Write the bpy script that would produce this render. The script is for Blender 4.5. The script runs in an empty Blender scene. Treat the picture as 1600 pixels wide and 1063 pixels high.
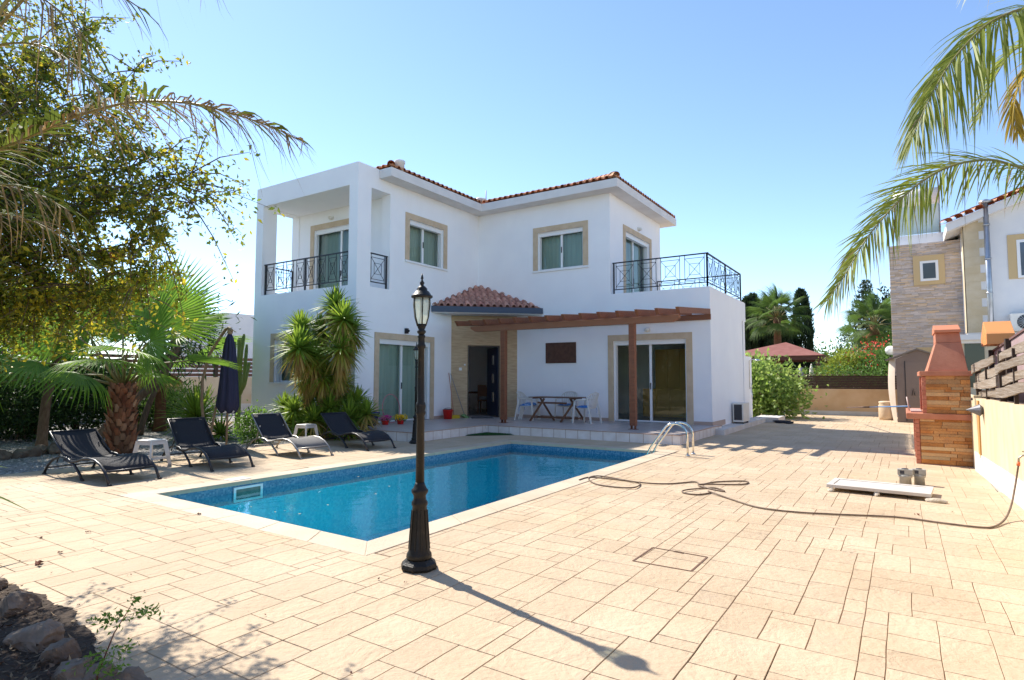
import bpy, math, random
import numpy as np
from mathutils import Vector as V, Matrix
PI = math.pi
sc = bpy.context.scene
col = sc.collection
rnd = random.Random(7)

# ------------------------------------------------------------------ camera
YAW, PIT, ROL, FPX, EYE = 0.57798338, 0.06419146, 0.00122594, 934.28, 1.45
fw = V((-math.sin(YAW)*math.cos(PIT), math.cos(YAW)*math.cos(PIT), math.sin(PIT)))
r0 = V((math.cos(YAW), math.sin(YAW), 0)); u0 = r0.cross(fw)
rt = math.cos(ROL)*r0 + math.sin(ROL)*u0
up = -math.sin(ROL)*r0 + math.cos(ROL)*u0
eye = V((0, 0, EYE))
def ray(px, py): return fw + rt*((px-800)/FPX) - up*((py-531.5)/FPX)
def aty(px, py, Y):
    d = ray(px, py); return eye + d*(Y/d.y)
def atd(px, py, dep): return eye + ray(px, py)*dep
cd = bpy.data.cameras.new('camera'); cam = bpy.data.objects.new('camera', cd); col.objects.link(cam)
M = Matrix((rt, up, -fw)).transposed().to_4x4(); M.translation = eye
cam.matrix_world = M
cd.sensor_width = 36; cd.lens = 36*FPX/1600; cd.clip_end = 2000; cd.clip_start = .05
sc.camera = cam

# ------------------------------------------------------------------ light
SUNAZ = V((-.9615, .2747)); SEL = math.radians(46.1)
w = bpy.data.worlds.new('World'); sc.world = w; w.use_nodes = True
nt = w.node_tree; bg = nt.nodes['Background']
sky = nt.nodes.new('ShaderNodeTexSky'); sky.sky_type = 'NISHITA'; sky.sun_disc = False
sky.sun_elevation = SEL; sky.sun_rotation = math.atan2(SUNAZ.x, SUNAZ.y)
sky.air_density = 0.84; sky.dust_density = 0.06; sky.ozone_density = 2.4
nt.links.new(sky.outputs[0], bg.inputs[0]); bg.inputs[1].default_value = 0.142
sd = bpy.data.lights.new('sun', 'SUN'); sd.energy = 4.1; sd.angle = math.radians(.55); sd.color = (1, .93, .82)
so = bpy.data.objects.new('sun', sd); col.objects.link(so)
sdir = V((SUNAZ.x*math.cos(SEL), SUNAZ.y*math.cos(SEL), math.sin(SEL)))
so.rotation_euler = sdir.to_track_quat('Z', 'Y').to_euler(); so.location = (0, 0, 30)
sc.view_settings.view_transform = 'Standard'; sc.view_settings.look = 'None'; sc.view_settings.gamma = 1
sc.view_settings.exposure = 0.97
sc.cycles.max_bounces = 10; sc.cycles.transparent_max_bounces = 16
sc.cycles.sample_clamp_indirect = 6

# ------------------------------------------------------------------ materials
def N(nt, t, **k):
    n = nt.nodes.new(t)
    for a, b in k.items(): setattr(n, a, b)
    return n
MC = {}
def mat(name, c, rough=.6, c2=None, scale=6, bump=0, bscale=60, metal=0, island=0, spec=.4, detail=5, transl=0, c3=None, coord='Object', hue=0, stretch=None, contrast=(.35, .7)):
    if name in MC: return MC[name]
    m = bpy.data.materials.new(name); m.use_nodes = True; t = m.node_tree; L = t.links.new
    b = t.nodes['Principled BSDF']; b.inputs['Roughness'].default_value = rough; b.inputs['Metallic'].default_value = metal
    b.inputs['Specular IOR Level'].default_value = spec
    tc = N(t, 'ShaderNodeTexCoord'); src = tc.outputs[coord]
    if stretch:
        mp = N(t, 'ShaderNodeMapping'); mp.inputs['Scale'].default_value = stretch; L(src, mp.inputs[0]); src = mp.outputs[0]
    rgb = lambda q: (q[0], q[1], q[2], 1)
    out = None
    if c2 is not None:
        no = N(t, 'ShaderNodeTexNoise'); no.inputs['Scale'].default_value = scale; no.inputs['Detail'].default_value = detail; L(src, no.inputs[0])
        mr = N(t, 'ShaderNodeMapRange'); mr.inputs[1].default_value, mr.inputs[2].default_value = contrast; L(no.outputs[0], mr.inputs[0])
        mx = N(t, 'ShaderNodeMix', data_type='RGBA'); mx.inputs[6].default_value = rgb(c); mx.inputs[7].default_value = rgb(c2); L(mr.outputs[0], mx.inputs[0]); out = mx.outputs[2]
    if c3 is not None or island:
        g = N(t, 'ShaderNodeNewGeometry')
        if c3 is not None:
            mx = N(t, 'ShaderNodeMix', data_type='RGBA')
            if out: L(out, mx.inputs[6])
            else: mx.inputs[6].default_value = rgb(c)
            mx.inputs[7].default_value = rgb(c3)
            pw = N(t, 'ShaderNodeMath', operation='POWER'); L(g.outputs['Random Per Island'], pw.inputs[0]); pw.inputs[1].default_value = 2.2
            L(pw.outputs[0], mx.inputs[0]); out = mx.outputs[2]
        if island:
            hs = N(t, 'ShaderNodeHueSaturation')
            if out: L(out, hs.inputs['Color'])
            else: hs.inputs['Color'].default_value = rgb(c)
            mr = N(t, 'ShaderNodeMapRange'); mr.inputs[3].default_value = 1-island; mr.inputs[4].default_value = 1+island
            wn = N(t, 'ShaderNodeTexWhiteNoise', noise_dimensions='1D'); L(g.outputs['Random Per Island'], wn.inputs['W'])
            L(wn.outputs[0], mr.inputs[0]); L(mr.outputs[0], hs.inputs['Value']); out = hs.outputs[0]
    if out: L(out, b.inputs['Base Color'])
    else: b.inputs['Base Color'].default_value = rgb(c)
    if bump:
        nb = N(t, 'ShaderNodeTexNoise'); nb.inputs['Scale'].default_value = bscale; nb.inputs['Detail'].default_value = 4; L(src, nb.inputs[0])
        bp = N(t, 'ShaderNodeBump'); bp.inputs['Distance'].default_value = .02; bp.inputs['Strength'].default_value = bump; L(nb.outputs[0], bp.inputs['Height']); L(bp.outputs[0], b.inputs['Normal'])
    if transl:
        tr = N(t, 'ShaderNodeBsdfTranslucent'); ms = N(t, 'ShaderNodeMixShader'); ms.inputs[0].default_value = transl
        if out:
            hs = N(t, 'ShaderNodeHueSaturation'); hs.inputs['Value'].default_value = 1.7; hs.inputs['Hue'].default_value = .5-hue; L(out, hs.inputs['Color']); L(hs.outputs[0], tr.inputs[0])
        else: tr.inputs[0].default_value = rgb([min(1, x*1.7) for x in c])
        L(b.outputs[0], ms.inputs[1]); L(tr.outputs[0], ms.inputs[2]); L(ms.outputs[0], t.nodes['Material Output'].inputs[0])
    MC[name] = m; return m

WALL = mat('white_stucco', (.86, .86, .88), .9, (.90, .90, .91), 1.3, bump=.25, bscale=160, coord='Object')
def weather():
    t = WALL.node_tree; L = t.links.new; b = t.nodes['Principled BSDF']
    old = b.inputs['Base Color'].links[0].from_socket
    tc = N(t, 'ShaderNodeTexCoord'); mp = N(t, 'ShaderNodeMapping'); mp.inputs['Scale'].default_value = (5, 5, .35); L(tc.outputs['Object'], mp.inputs[0])
    no = N(t, 'ShaderNodeTexNoise'); no.inputs['Scale'].default_value = 1.2; no.inputs['Detail'].default_value = 6; L(mp.outputs[0], no.inputs[0])
    mr = N(t, 'ShaderNodeMapRange'); mr.inputs[1].default_value = .58; mr.inputs[2].default_value = .85; mr.inputs[4].default_value = .22; L(no.outputs[0], mr.inputs[0])
    mx = N(t, 'ShaderNodeMix', data_type='RGBA'); L(mr.outputs[0], mx.inputs[0]); L(old, mx.inputs[6]); mx.inputs[7].default_value = (.76, .75, .74, 1); L(mx.outputs[2], b.inputs['Base Color'])
weather()
INT = mat('interior_plaster', (.62, .62, .56), .9)
TRIM = mat('sandstone_trim', (.60, .47, .33), .85, (.52, .39, .26), 5, bump=.3, bscale=90)
CLAD = mat('striped_sandstone', (.55, .41, .25), .8, (.42, .29, .17), 4, bump=.3, bscale=40, stretch=(1, 1, 9))
TILE = mat('terracotta_tile', (.60, .26, .12), .8, (.72, .38, .22), 5, island=.25, c3=(.40, .17, .09), bump=.4, bscale=70)
PTILE = mat('dusty_pink_tile', (.52, .25, .18), .85, (.60, .34, .27), 6, island=.2, c3=(.40, .18, .14), bump=.4, bscale=70)
UPVC = mat('white_frame', (.8, .8, .8), .35)
DARKM = mat('black_iron', (.025, .025, .03), .45, metal=.3)
WOOD = mat('brown_stained_wood', (.27, .10, .045), .6, (.19, .065, .03), 3, bump=.3, bscale=30, stretch=(1, 12, 12), c3=(.27, .12, .06), island=.15)
STEEL = mat('polished_steel', (.75, .73, .68), .12, metal=1)
GREYFASC = mat('slate_blue_paint', (.06, .08, .12), .6)
CURT = mat('grey_green_curtain', (.42, .50, .45), .9, (.34, .41, .37), 2, stretch=(6, 6, .3))  # tone lightened to stand in for sky reflected in the panes
WPLAS = mat('white_plastic', (.74, .72, .68), .4, (.66, .63, .57), 5)
def glassmat():
    m = bpy.data.materials.new('window_glass'); m.use_nodes = True; t = m.node_tree; L = t.links.new
    t.nodes.remove(t.nodes['Principled BSDF'])
    tr = N(t, 'ShaderNodeBsdfTransparent'); tr.inputs[0].default_value = (.84, .92, .88, 1)
    gl = N(t, 'ShaderNodeBsdfGlossy'); gl.inputs['Roughness'].default_value = .01; gl.inputs[0].default_value = (.9, .95, 1, 1)
    fr = N(t, 'ShaderNodeFresnel'); fr.inputs[0].default_value = 1.5; ms = N(t, 'ShaderNodeMixShader')
    L(fr.outputs[0], ms.inputs[0]); L(tr.outputs[0], ms.inputs[1]); L(gl.outputs[0], ms.inputs[2]); L(ms.outputs[0], t.nodes['Material Output'].inputs[0]); return m
GLASS = glassmat()

# ------------------------------------------------------------------ mesh builder
class MB:
    def __init__(s, tf=None): s.v = []; s.f = []; s.m = []; s.s = []; s.tf = tf; s.k = 0; s.sm = False
    def add(s, vs, fs):
        o = len(s.v)
        s.v += [tuple(s.tf(V(p))) if s.tf else tuple(p) for p in vs]
        for f in fs: s.f.append([o+i for i in f]); s.m.append(s.k); s.s.append(s.sm)
        return s
    def box(s, x0, x1, y0, y1, z0, z1):
        return s.add([(x, y, z) for z in (z0, z1) for y in (y0, y1) for x in (x0, x1)], [(0, 2, 3, 1), (4, 5, 7, 6), (0, 1, 5, 4), (2, 6, 7, 3), (0, 4, 6, 2), (1, 3, 7, 5)])
    def beam(s, p, q, w, h, upv=(0, 0, 1), w2=None, h2=None):
        p = V(p); q = V(q); d = (q-p).normalized(); a = d.cross(V(upv))
        if a.length < 1e-4: a = V((1, 0, 0))
        a.normalize(); b = a.cross(d); w2 = w if w2 is None else w2; h2 = h if h2 is None else h2
        vs = [c + a*(i*ww/2) + b*(j*hh/2) for c, ww, hh in ((p, w, h), (q, w2, h2)) for i, j in ((-1, -1), (1, -1), (1, 1), (-1, 1))]
        return s.add(vs, [(0, 1, 2, 3), (7, 6, 5, 4), (0, 4, 5, 1), (1, 5, 6, 2), (2, 6, 7, 3), (3, 7, 4, 0)])
    def tube(s, pts, r, n=8, cap=True, closed=False):
        pts = [V(p) for p in pts]; m = len(pts); rs = r if isinstance(r, (list, tuple)) else [r]*m
        vs = []; ref = None
        for i, p in enumerate(pts):
            if closed: d = pts[(i+1) % m]-pts[i-1]
            else: d = pts[min(i+1, m-1)]-pts[max(i-1, 0)]
            d.normalize()
            if ref is None: ref = d.orthogonal().normalized()
            a = ref - d*ref.dot(d)
            if a.length < 1e-5: a = d.orthogonal()
            a.normalize(); ref = a; b = d.cross(a)
            vs += [p + (a*math.cos(2*PI*k/n)+b*math.sin(2*PI*k/n))*rs[i] for k in range(n)]
        fs = []
        for i in range(m if closed else m-1):
            j = (i+1) % m
            fs += [(i*n+k, i*n+(k+1) % n, j*n+(k+1) % n, j*n+k) for k in range(n)]
        if cap and not closed: fs += [tuple(range(n-1, -1, -1)), tuple((m-1)*n+k for k in range(n))]
        o = s.sm; s.sm = True; s.add(vs, fs); s.sm = o; return s
    def lathe(s, prof, c=(0, 0, 0), n=16, sq=False, smooth=True, rot=0):
        vs = [(c[0]+r*math.cos(rot+2*PI*k/n), c[1]+r*math.sin(rot+2*PI*k/n), c[2]+z) for r, z in prof for k in range(n)]
        m = len(prof); fs = [(i*n+k, i*n+(k+1) % n, (i+1)*n+(k+1) % n, (i+1)*n+k) for i in range(m-1) for k in range(n)]
        fs += [tuple(range(n-1, -1, -1)), tuple((m-1)*n+k for k in range(n))]
        o = s.sm; s.sm = smooth; s.add(vs, fs); s.sm = o; return s
    def poly(s, pts, z0, z1):
        n = len(pts); vs = [(p[0], p[1], z0) for p in pts]+[(p[0], p[1], z1) for p in pts]
        return s.add(vs, [tuple(range(n-1, -1, -1)), tuple(range(n, 2*n))]+[(i, (i+1) % n, n+(i+1) % n, n+i) for i in range(n)])
    def blob(s, c, r, seed=0, n=7, amp=.25, ang=False):
        q = random.Random(seed); ph = [(q.uniform(-1, 1), q.uniform(-1, 1), q.uniform(-1, 1), q.uniform(0, 6)) for _ in range(5)]
        vs = []; fs = []; m = n+3
        for i in range(n+1):
            th = PI*i/n
            for k in range(m):
                a = 2*PI*k/m; d = V((math.sin(th)*math.cos(a), math.sin(th)*math.sin(a), math.cos(th)))
                h = 1+amp*sum(math.sin(3*(d.x*w1+d.y*w2+d.z*w3)+w4) for w1, w2, w3, w4 in ph)/2
                vs.append((c[0]+d.x*r[0]*h, c[1]+d.y*r[1]*h, c[2]+d.z*r[2]*h))
        for i in range(n): fs += [(i*m+k, (i+1)*m+k, (i+1)*m+(k+1) % m, i*m+(k+1) % m) for k in range(m)]
        o = s.sm; s.sm = not ang; s.add(vs, fs); s.sm = o; return s
    def rock(s, c, r, seed=0, n=14, cuts=14):
        q = random.Random(seed); pl_ = []
        for _ in range(cuts):
            d = V((q.gauss(0, 1), q.gauss(0, 1), q.gauss(.2, .8))).normalized(); pl_.append((d, q.uniform(.62, .92)))
        m = n*2; vs = []; ph = [q.uniform(0, 6) for _ in range(6)]
        for i in range(n+1):
            th = PI*i/n
            for k in range(m):
                a = 2*PI*k/m; p = V((math.sin(th)*math.cos(a), math.sin(th)*math.sin(a), math.cos(th)))
                for d, t in pl_:
                    e = p.dot(d)-t
                    if e > 0: p = p-d*e*.95
                p = p*(1+.05*math.sin(p.x*9+ph[0])*math.sin(p.y*11+ph[1])+.03*math.sin(p.z*21+ph[2]+p.x*17)+.018*math.sin(p.x*37+ph[3])*math.sin(p.y*41+p.z*33+ph[4])+q.uniform(-.008, .008))
                vs.append((c[0]+p.x*r[0], c[1]+p.y*r[1], c[2]+p.z*r[2]))
        fs = [(i*m+k, (i+1)*m+k, (i+1)*m+(k+1) % m, i*m+(k+1) % m) for i in range(n) for k in range(m)]
        return s.add(vs, fs)
    def build(s, name, mats, parent=None, bevel=0):
        me = bpy.data.meshes.new(name); off = (0, 0, 0)
        if parent is not None and s.tf is None and not getattr(s, 'local', False):
            q = parent; off = V((0, 0, 0))
            while q is not None: off = off + q.location; q = q.parent
        vv = [(a-off[0], b-off[1], c-off[2]) for a, b, c in s.v]
        me.from_pydata(vv, [], s.f); mats = mats if isinstance(mats, (list, tuple)) else [mats]
        for m in mats: me.materials.append(m)
        me.polygons.foreach_set('material_index', s.m); me.polygons.foreach_set('use_smooth', s.s); me.update()
        o = bpy.data.objects.new(name, me); col.objects.link(o)
        if parent is not None: o.parent = parent
        if bevel:
            b = o.modifiers.new('bevel', 'BEVEL'); b.width = bevel; b.segments = 2; b.limit_method = 'ANGLE'
        return o
def LM(): m = MB(); m.local = True; return m
def tag(o, label=None, cat=None, group=None, kind=None):
    if label: o['label'] = label
    if cat: o['category'] = cat
    if group: o['group'] = group
    if kind: o['kind'] = kind
    return o
def thing(name, label, cat, loc=(0, 0, 0), rz=0, group=None):
    o = bpy.data.objects.new(name, None); col.objects.link(o); o.location = loc; o.rotation_euler = (0, 0, rz); o.empty_display_size = .2
    return tag(o, label, cat, group)
def st(o): o['kind'] = 'structure'; return o
def dup(o, loc=None, rz=None, label=None, parent=None, scale=None):
    c = o.copy(); col.objects.link(c); c.parent = parent
    if loc is not None: c.location = loc
    if rz is not None: c.rotation_euler = (0, 0, rz)
    if label: c['label'] = label
    if scale: c.scale = (scale,)*3
    for ch in list(o.children): dup(ch, parent=c)
    return c

# fast leaf clouds ------------------------------------------------------------
def leafmesh(P, D, S, Lg, W, bend=.15):
    """P base points, D directions, S side vectors, Lg lengths, W widths -> verts, faces (6 verts, 2 quads folded leaf)"""
    n = len(P); Nn = np.cross(D, S); Lg = Lg[:, None]; W = W[:, None]
    v = np.stack([P, P+D*Lg*.45+S*W*.5+Nn*W*.18, P+D*Lg*.5-Nn*Lg*0, P+D*Lg*.45-S*W*.5+Nn*W*.18, P+D*Lg-Nn*Lg*bend], 1)
    b = np.arange(n)[:, None]*5
    f = np.stack([b+np.array([0, 1, 4, 2]), b+np.array([0, 2, 4, 3])], 1).reshape(-1, 4)
    return v.reshape(-1, 3), f
def npbuild(name, v, f, m, parent=None):
    off = V((0, 0, 0)); q = parent
    while q is not None: off = off+q.location; q = q.parent
    v = v-np.array(off); me = bpy.data.meshes.new(name)
    me.vertices.add(len(v)); me.vertices.foreach_set('co', v.astype(np.float32).ravel())
    me.loops.add(f.size); me.loops.foreach_set('vertex_index', f.astype(np.int32).ravel())
    me.polygons.add(len(f)); me.polygons.foreach_set('loop_start', (np.arange(len(f))*4).astype(np.int32)); me.polygons.foreach_set('loop_total', np.full(len(f), 4, np.int32))
    me.materials.append(m); me.update(calc_edges=True); me.validate()
    o = bpy.data.objects.new(name, me); col.objects.link(o)
    if parent is not None: o.parent = parent
    return o
def unit(a): return a/np.maximum(np.linalg.norm(a, axis=1, keepdims=True), 1e-6)
def cloud(rs, blobs, n, L, W, shell=.55, upb=.2, jit=.35, clump=0, droop=0):
    """leaves in ellipsoid blobs (cx,cy,cz,rx,ry,rz); clumped around twig points"""
    wts = np.array([b[3]*b[4]*b[5] for b in blobs])**.67; wts /= wts.sum()
    B = np.array(blobs)
    if clump:
        nc = max(1, n//clump); k = rs.choice(len(blobs), nc, p=wts)
        d = unit(rs.normal(size=(nc, 3))); rr = (shell+(1-shell)*rs.random((nc, 1)))*(1+.12*rs.normal(size=(nc, 1)))
        Cc = B[k, :3]+d*rr*B[k, 3:]; idx = rs.integers(0, nc, n)
        P = Cc[idx]+rs.normal(size=(n, 3))*L*1.6; out = unit(P-B[k[idx], :3]+rs.normal(size=(n, 3))*.01)
    else:
        k = rs.choice(len(blobs), n, p=wts); d = unit(rs.normal(size=(n, 3))); rr = shell+(1-shell)*rs.random((n, 1))
        P = B[k, :3]+d*rr*B[k, 3:]; out = d
    D = unit(out*.7+rs.normal(size=(n, 3))*.6+np.array([0, 0, upb-droop])); S = unit(np.cross(D, rs.normal(size=(n, 3))))
    l = L*(.6+.7*rs.random(n)); return leafmesh(P, D, S, l, l*W/L)

# ================================================================== GROUND
GR = mat('sand_earth', (.42, .33, .22), .95, (.33, .26, .17), .5, bump=.5, bscale=8)
gb = MB(); gb.tf = None
PO = [(-7.9, 3.92), (-4.03, 3.83), (-4.12, 11.74), (-7.65, 11.66)]
def offs(P, d):
    n = len(P); out = []
    for i in range(n):
        a = V(P[i-1]); b = V(P[i]); c = V(P[(i+1) % n]); e = (b-a).normalized(); g = (c-b).normalized()
        n1 = V((e.y, -e.x)); n2 = V((g.y, -g.x)); bis = (n1+n2); bis = bis/(bis.length_squared/2) ; out.append(tuple(b+bis*d))
    return out
PC = offs(PO, .30)
def ring(mb, A, B, z):
    n = len(A)
    for i in range(n):
        j = (i+1) % n; mb.add([(A[i][0], A[i][1], z), (A[j][0], A[j][1], z), (B[j][0], B[j][1], z), (B[i][0], B[i][1], z)], [(0, 3, 2, 1)])
BIG = [(-400, -300), (400, -300), (400, 700), (-400, 700)]
ring(gb, offs(PO, .1), BIG, -.06); st(gb.build('ground', GR))

# paving: stamped ashlar tiles as raised bevelled slabs over a darker joint sheet
def inpoly(x, y, P):
    c = False; n = len(P)
    for i in range(n):
        x1, y1 = P[i-1]; x2, y2 = P[i]
        if (y1 > y) != (y2 > y) and x < (x2-x1)*(y-y1)/(y2-y1)+x1: c = not c
    return c
DECK = [(-11.3, 2.1), (-5.6, 1.52), (-4.6, 1.58), (-4.1, 1.54), (-3.6, 1.42), (-3.1, 1.05), (-2.9, .3), (-2.9, -7), (1.95, -7), (1.42, 2), (1.09, 8.84), (.93, 12.2), (1.05, 14), (1.15, 27.35), (-12, 27.35), (-12, 21.7), (-4.4, 21.7), (-4.4, 16), (-9.5, 13.2), (-9.5, 10.35), (-11.6, 10.25), (-11.45, 7)]
PAVE = mat('stamped_concrete', (.48, .36, .235), .75, (.56, .435, .30), 1.1, island=.055, bump=.5, bscale=22, spec=.25)
def pave_extra():
    t = PAVE.node_tree; L = t.links.new; b = t.nodes['Principled BSDF']; old = b.inputs['Base Color'].links[0].from_socket
    tc = N(t, 'ShaderNodeTexCoord')
    for sc_, lo, hi, colr, amt in ((.45, .55, .72, (.53, .38, .21, 1), .5), (3.2, .58, .8, (.33, .27, .22, 1), .45), (28, .66, .8, (.2, .15, .12, 1), .35)):
        no = N(t, 'ShaderNodeTexNoise'); no.inputs['Scale'].default_value = sc_; no.inputs['Detail'].default_value = 7; no.inputs['Roughness'].default_value = .62; L(tc.outputs['Object'], no.inputs[0])
        mr = N(t, 'ShaderNodeMapRange'); mr.inputs[1].default_value = lo; mr.inputs[2].default_value = hi; mr.inputs[4].default_value = amt; L(no.outputs[0], mr.inputs[0])
        mx = N(t, 'ShaderNodeMix', data_type='RGBA'); L(mr.outputs[0], mx.inputs[0]); L(old, mx.inputs[6]); mx.inputs[7].default_value = colr; old = mx.outputs[2]
    L(old, b.inputs['Base Color'])
    bp = [n for n in t.nodes if n.type == 'BUMP'][0]
    no = N(t, 'ShaderNodeTexNoise'); no.inputs['Scale'].default_value = 3.5; no.inputs['Detail'].default_value = 9; no.inputs['Roughness'].default_value = .6; no.inputs['Distortion'].default_value = 1.2; L(tc.outputs['Object'], no.inputs[0])
    b2 = N(t, 'ShaderNodeBump'); b2.inputs['Distance'].default_value = .05; b2.inputs['Strength'].default_value = .5; L(no.outputs[0], b2.inputs['Height']); L(bp.outputs[0], b2.inputs['Normal']); L(b2.outputs[0], b.inputs['Normal'])
pave_extra()
JOINT = mat('paving_joint', (.16, .09, .05), .95, (.34, .23, .15), 3)
pv = MB(); pv.k = 1
U = .122; X0, Y0 = -12.2, -3.2; NX, NY = 115, 252
occ = [[0]*NY for _ in range(NX)]
def okcell(i, j):
    x = X0+(i+.5)*U; y = Y0+(j+.5)*U
    return inpoly(x, y, DECK)
sizes = [(3, 3), (4, 2), (2, 4), (3, 2), (2, 3), (4, 3), (3, 4), (3, 3), (2, 2), (3, 1), (5, 2), (3, 2), (2, 2), (4, 1), (3, 3), (2, 3)]
q = random.Random(3)
cells = {(i, j) for i in range(NX) for j in range(NY) if okcell(i, j)}
def wob(x, y, a=.0014): return x+a*math.sin(y*9.1+x*3)+.6*a*math.sin(y*37+x*7), y+a*math.sin(x*8.3+y*2.2)+.6*a*math.sin(x*33-y*5)
def clipd(P):
    x, y = P; return x, y
def pslab(x0, x1, y0, y1):
    g = q.choice((.0007, .0013, .0022)); b = .0028; h = .0
    if inpoly((x0+x1)/2, (y0+y1)/2, PC): pass
    nx = max(1, round((x1-x0)/.13)); ny = max(1, round((y1-y0)/.13)); per = []
    for k in range(nx): per.append((x0+(x1-x0)*k/nx, y0))
    for k in range(ny): per.append((x1, y0+(y1-y0)*k/ny))
    for k in range(nx): per.append((x1-(x1-x0)*k/nx, y1))
    for k in range(ny): per.append((x0, y1-(y1-y0)*k/ny))
    cx, cy = (x0+x1)/2, (y0+y1)/2; vs = []
    for ins, z in ((g, -.006), (g+b, 0.0)):
        sx = 1-2*ins/(x1-x0); sy = 1-2*ins/(y1-y0)
        for x, y in per:
            wx, wy = wob(x, y); vs.append((wx+(cx-x)*(1-sx), wy+(cy-y)*(1-sy), z))
    n = len(per); pv.add(vs, [tuple(range(n, 2*n))]+[(i, (i+1) % n, n+(i+1) % n, n+i) for i in range(n)])
todo = sorted(cells, key=lambda c: (c[1], c[0])); used = set()
pcs = []
for c in todo:
    if c in used: continue
    q.shuffle(sizes)
    big = sizes if q.random() < .8 else [(1, 1)]
    for w_, h_ in sizes[:4]+[(3, 1), (2, 1), (1, 2), (1, 1)]:
        cs = [(c[0]+a, c[1]+b) for a in range(w_) for b in range(h_)]
        if all(t_ in cells and t_ not in used for t_ in cs): used.update(cs); pcs.append((c[0], c[1], w_, h_)); break
xL = lambda y: PC[0][0]+(PC[3][0]-PC[0][0])*(y-PC[0][1])/(PC[3][1]-PC[0][1])
xR = lambda y: PC[1][0]+(PC[2][0]-PC[1][0])*(y-PC[1][1])/(PC[2][1]-PC[1][1])
for i, j, a, b in pcs:
    x0, x1, y0, y1 = X0+i*U, X0+(i+a)*U, Y0+j*U, Y0+(j+b)*U
    ya, yb = PC[0][1], PC[2][1]; ym = (y0+y1)/2; l, r = xL(ym)-.012, xR(ym)+.012
    parts = []
    if y1 <= ya or y0 >= yb or x1 <= l or x0 >= r: parts = [(x0, x1, y0, y1)]
    else:
        if y0 < ya: parts.append((x0, x1, y0, ya-.01)); y0 = ya
        if y1 > yb: parts.append((x0, x1, yb+.01, y1)); y1 = yb
        if x0 < l: parts.append((x0, l, y0, y1))
        if x1 > r: parts.append((r, x1, y0, y1))
    for p in parts:
        if p[1]-p[0] > .04 and p[3]-p[2] > .04: pslab(*p)
pv.k = 0
def sheet(mb, P, z, hole=None):
    n = len(P); mb.add([(x, y, z) for x, y in P], [tuple(range(n))])
# joint sheet in strips round the pool
for x0, x1, y0, y1 in ((-11.4, PC[0][0]+.03, 2.3, 10.3), (-4.2+.42, .9, 1.8, 12.2), (-11, .9, 1.8, PC[1][1]-.0), (-9.5, .9, 11.95, 13.2), (-2.95, 1.6, -7, 1.8), (-4.6, 1.1, 13.2, 27.3), (-12, -4.6, 21.7, 27.3)):
    pv.add([(x0, y0, -.0052), (x1, y0, -.0052), (x1, y1, -.0052), (x0, y1, -.0052)], [(0, 1, 2, 3)])
    pv.add([(x0, y0, -.06), (x1, y0, -.06), (x1, y1, -.06), (x0, y1, -.06)], [])
st(pv.build('paving', [JOINT, PAVE]))

# coping slabs ---------------------------------------------------------------
COP = mat('coping_stone', (.50, .40, .28), .7, (.56, .46, .34), 2.2, bump=.3, bscale=40, island=.08)
cp = MB()
for i in range(4):
    a, b = V(PO[i]), V(PO[(i+1) % 4]); A, B = V(PC[i]), V(PC[(i+1) % 4]); L_ = (b-a).length; n = round(L_/.62)
    e0, e1 = (a+(a-b).normalized()*0), b
    for k in range(n):
        t0, t1 = k/n, (k+1)/n; g = .003/L_
        p = [a.lerp(b, t0+g), a.lerp(b, t1-g), A.lerp(B, t1-g), A.lerp(B, t0+g)]
        if k == 0: p[0] = a; p[3] = A
        if k == n-1: p[1] = b; p[2] = B
        lip = (p[0]-p[3]).normalized()*.02
        v = [(p[3].x, p[3].y, -.05), (p[2].x, p[2].y, -.05), (p[1].x+lip.x, p[1].y+lip.y, -.05), (p[0].x+lip.x, p[0].y+lip.y, -.05), (p[3].x, p[3].y, .004), (p[2].x, p[2].y, .004), (p[1].x+lip.x, p[1].y+lip.y, .004), (p[0].x+lip.x, p[0].y+lip.y, .004)]
        cp.add(v, [(3, 2, 1, 0), (4, 5, 6, 7), (0, 1, 5, 4), (1, 2, 6, 5), (2, 3, 7, 6), (3, 0, 4, 7)])
st(cp.build('pool_coping', COP, bevel=.008))
# pool shell -----------------------------------------------------------------
def mosaic(name, ca, cb, cc, sc_=42):
    m = mat(name, ca, .25); t = m.node_tree; L = t.links.new; b = t.nodes['Principled BSDF']
    tc = N(t, 'ShaderNodeTexCoord'); sn = N(t, 'ShaderNodeVectorMath', operation='SNAP'); sn.inputs[1].default_value = (1/sc_,)*3; L(tc.outputs['Object'], sn.inputs[0])
    wn = N(t, 'ShaderNodeTexWhiteNoise', noise_dimensions='3D'); L(sn.outputs[0], wn.inputs['Vector'])
    cr = N(t, 'ShaderNodeValToRGB'); cr.color_ramp.elements[0].color = (*ca, 1); cr.color_ramp.elements[1].color = (*cc, 1); e = cr.color_ramp.elements.new(.5); e.color = (*cb, 1); L(wn.outputs[0], cr.inputs[0]); L(cr.outputs[0], b.inputs['Base Color']); return m
MOS = mosaic('blue_mosaic_band', (.05, .16, .27), (.08, .22, .34), (.15, .30, .41))
MOF = mosaic('pool_floor_mosaic', (.12, .62, .76), (.16, .69, .81), (.25, .77, .86), 30)
pl = MB(); ZF = -1.25
for i in range(4):
    a, b = PO[i], PO[(i+1) % 4]
    pl.k = 0; pl.add([(a[0], a[1], -.30), (b[0], b[1], -.30), (b[0], b[1], -.052), (a[0], a[1], -.052)], [(0, 1, 2, 3)])
    pl.k = 1; pl.add([(a[0], a[1], ZF), (b[0], b[1], ZF), (b[0], b[1], -.30), (a[0], a[1], -.30)], [(0, 1, 2, 3)])
pl.k = 1; pl.add([(p[0], p[1], ZF) for p in PO], [(0, 1, 2, 3)])
st(pl.build('pool_basin', [MOS, MOF]))
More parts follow.
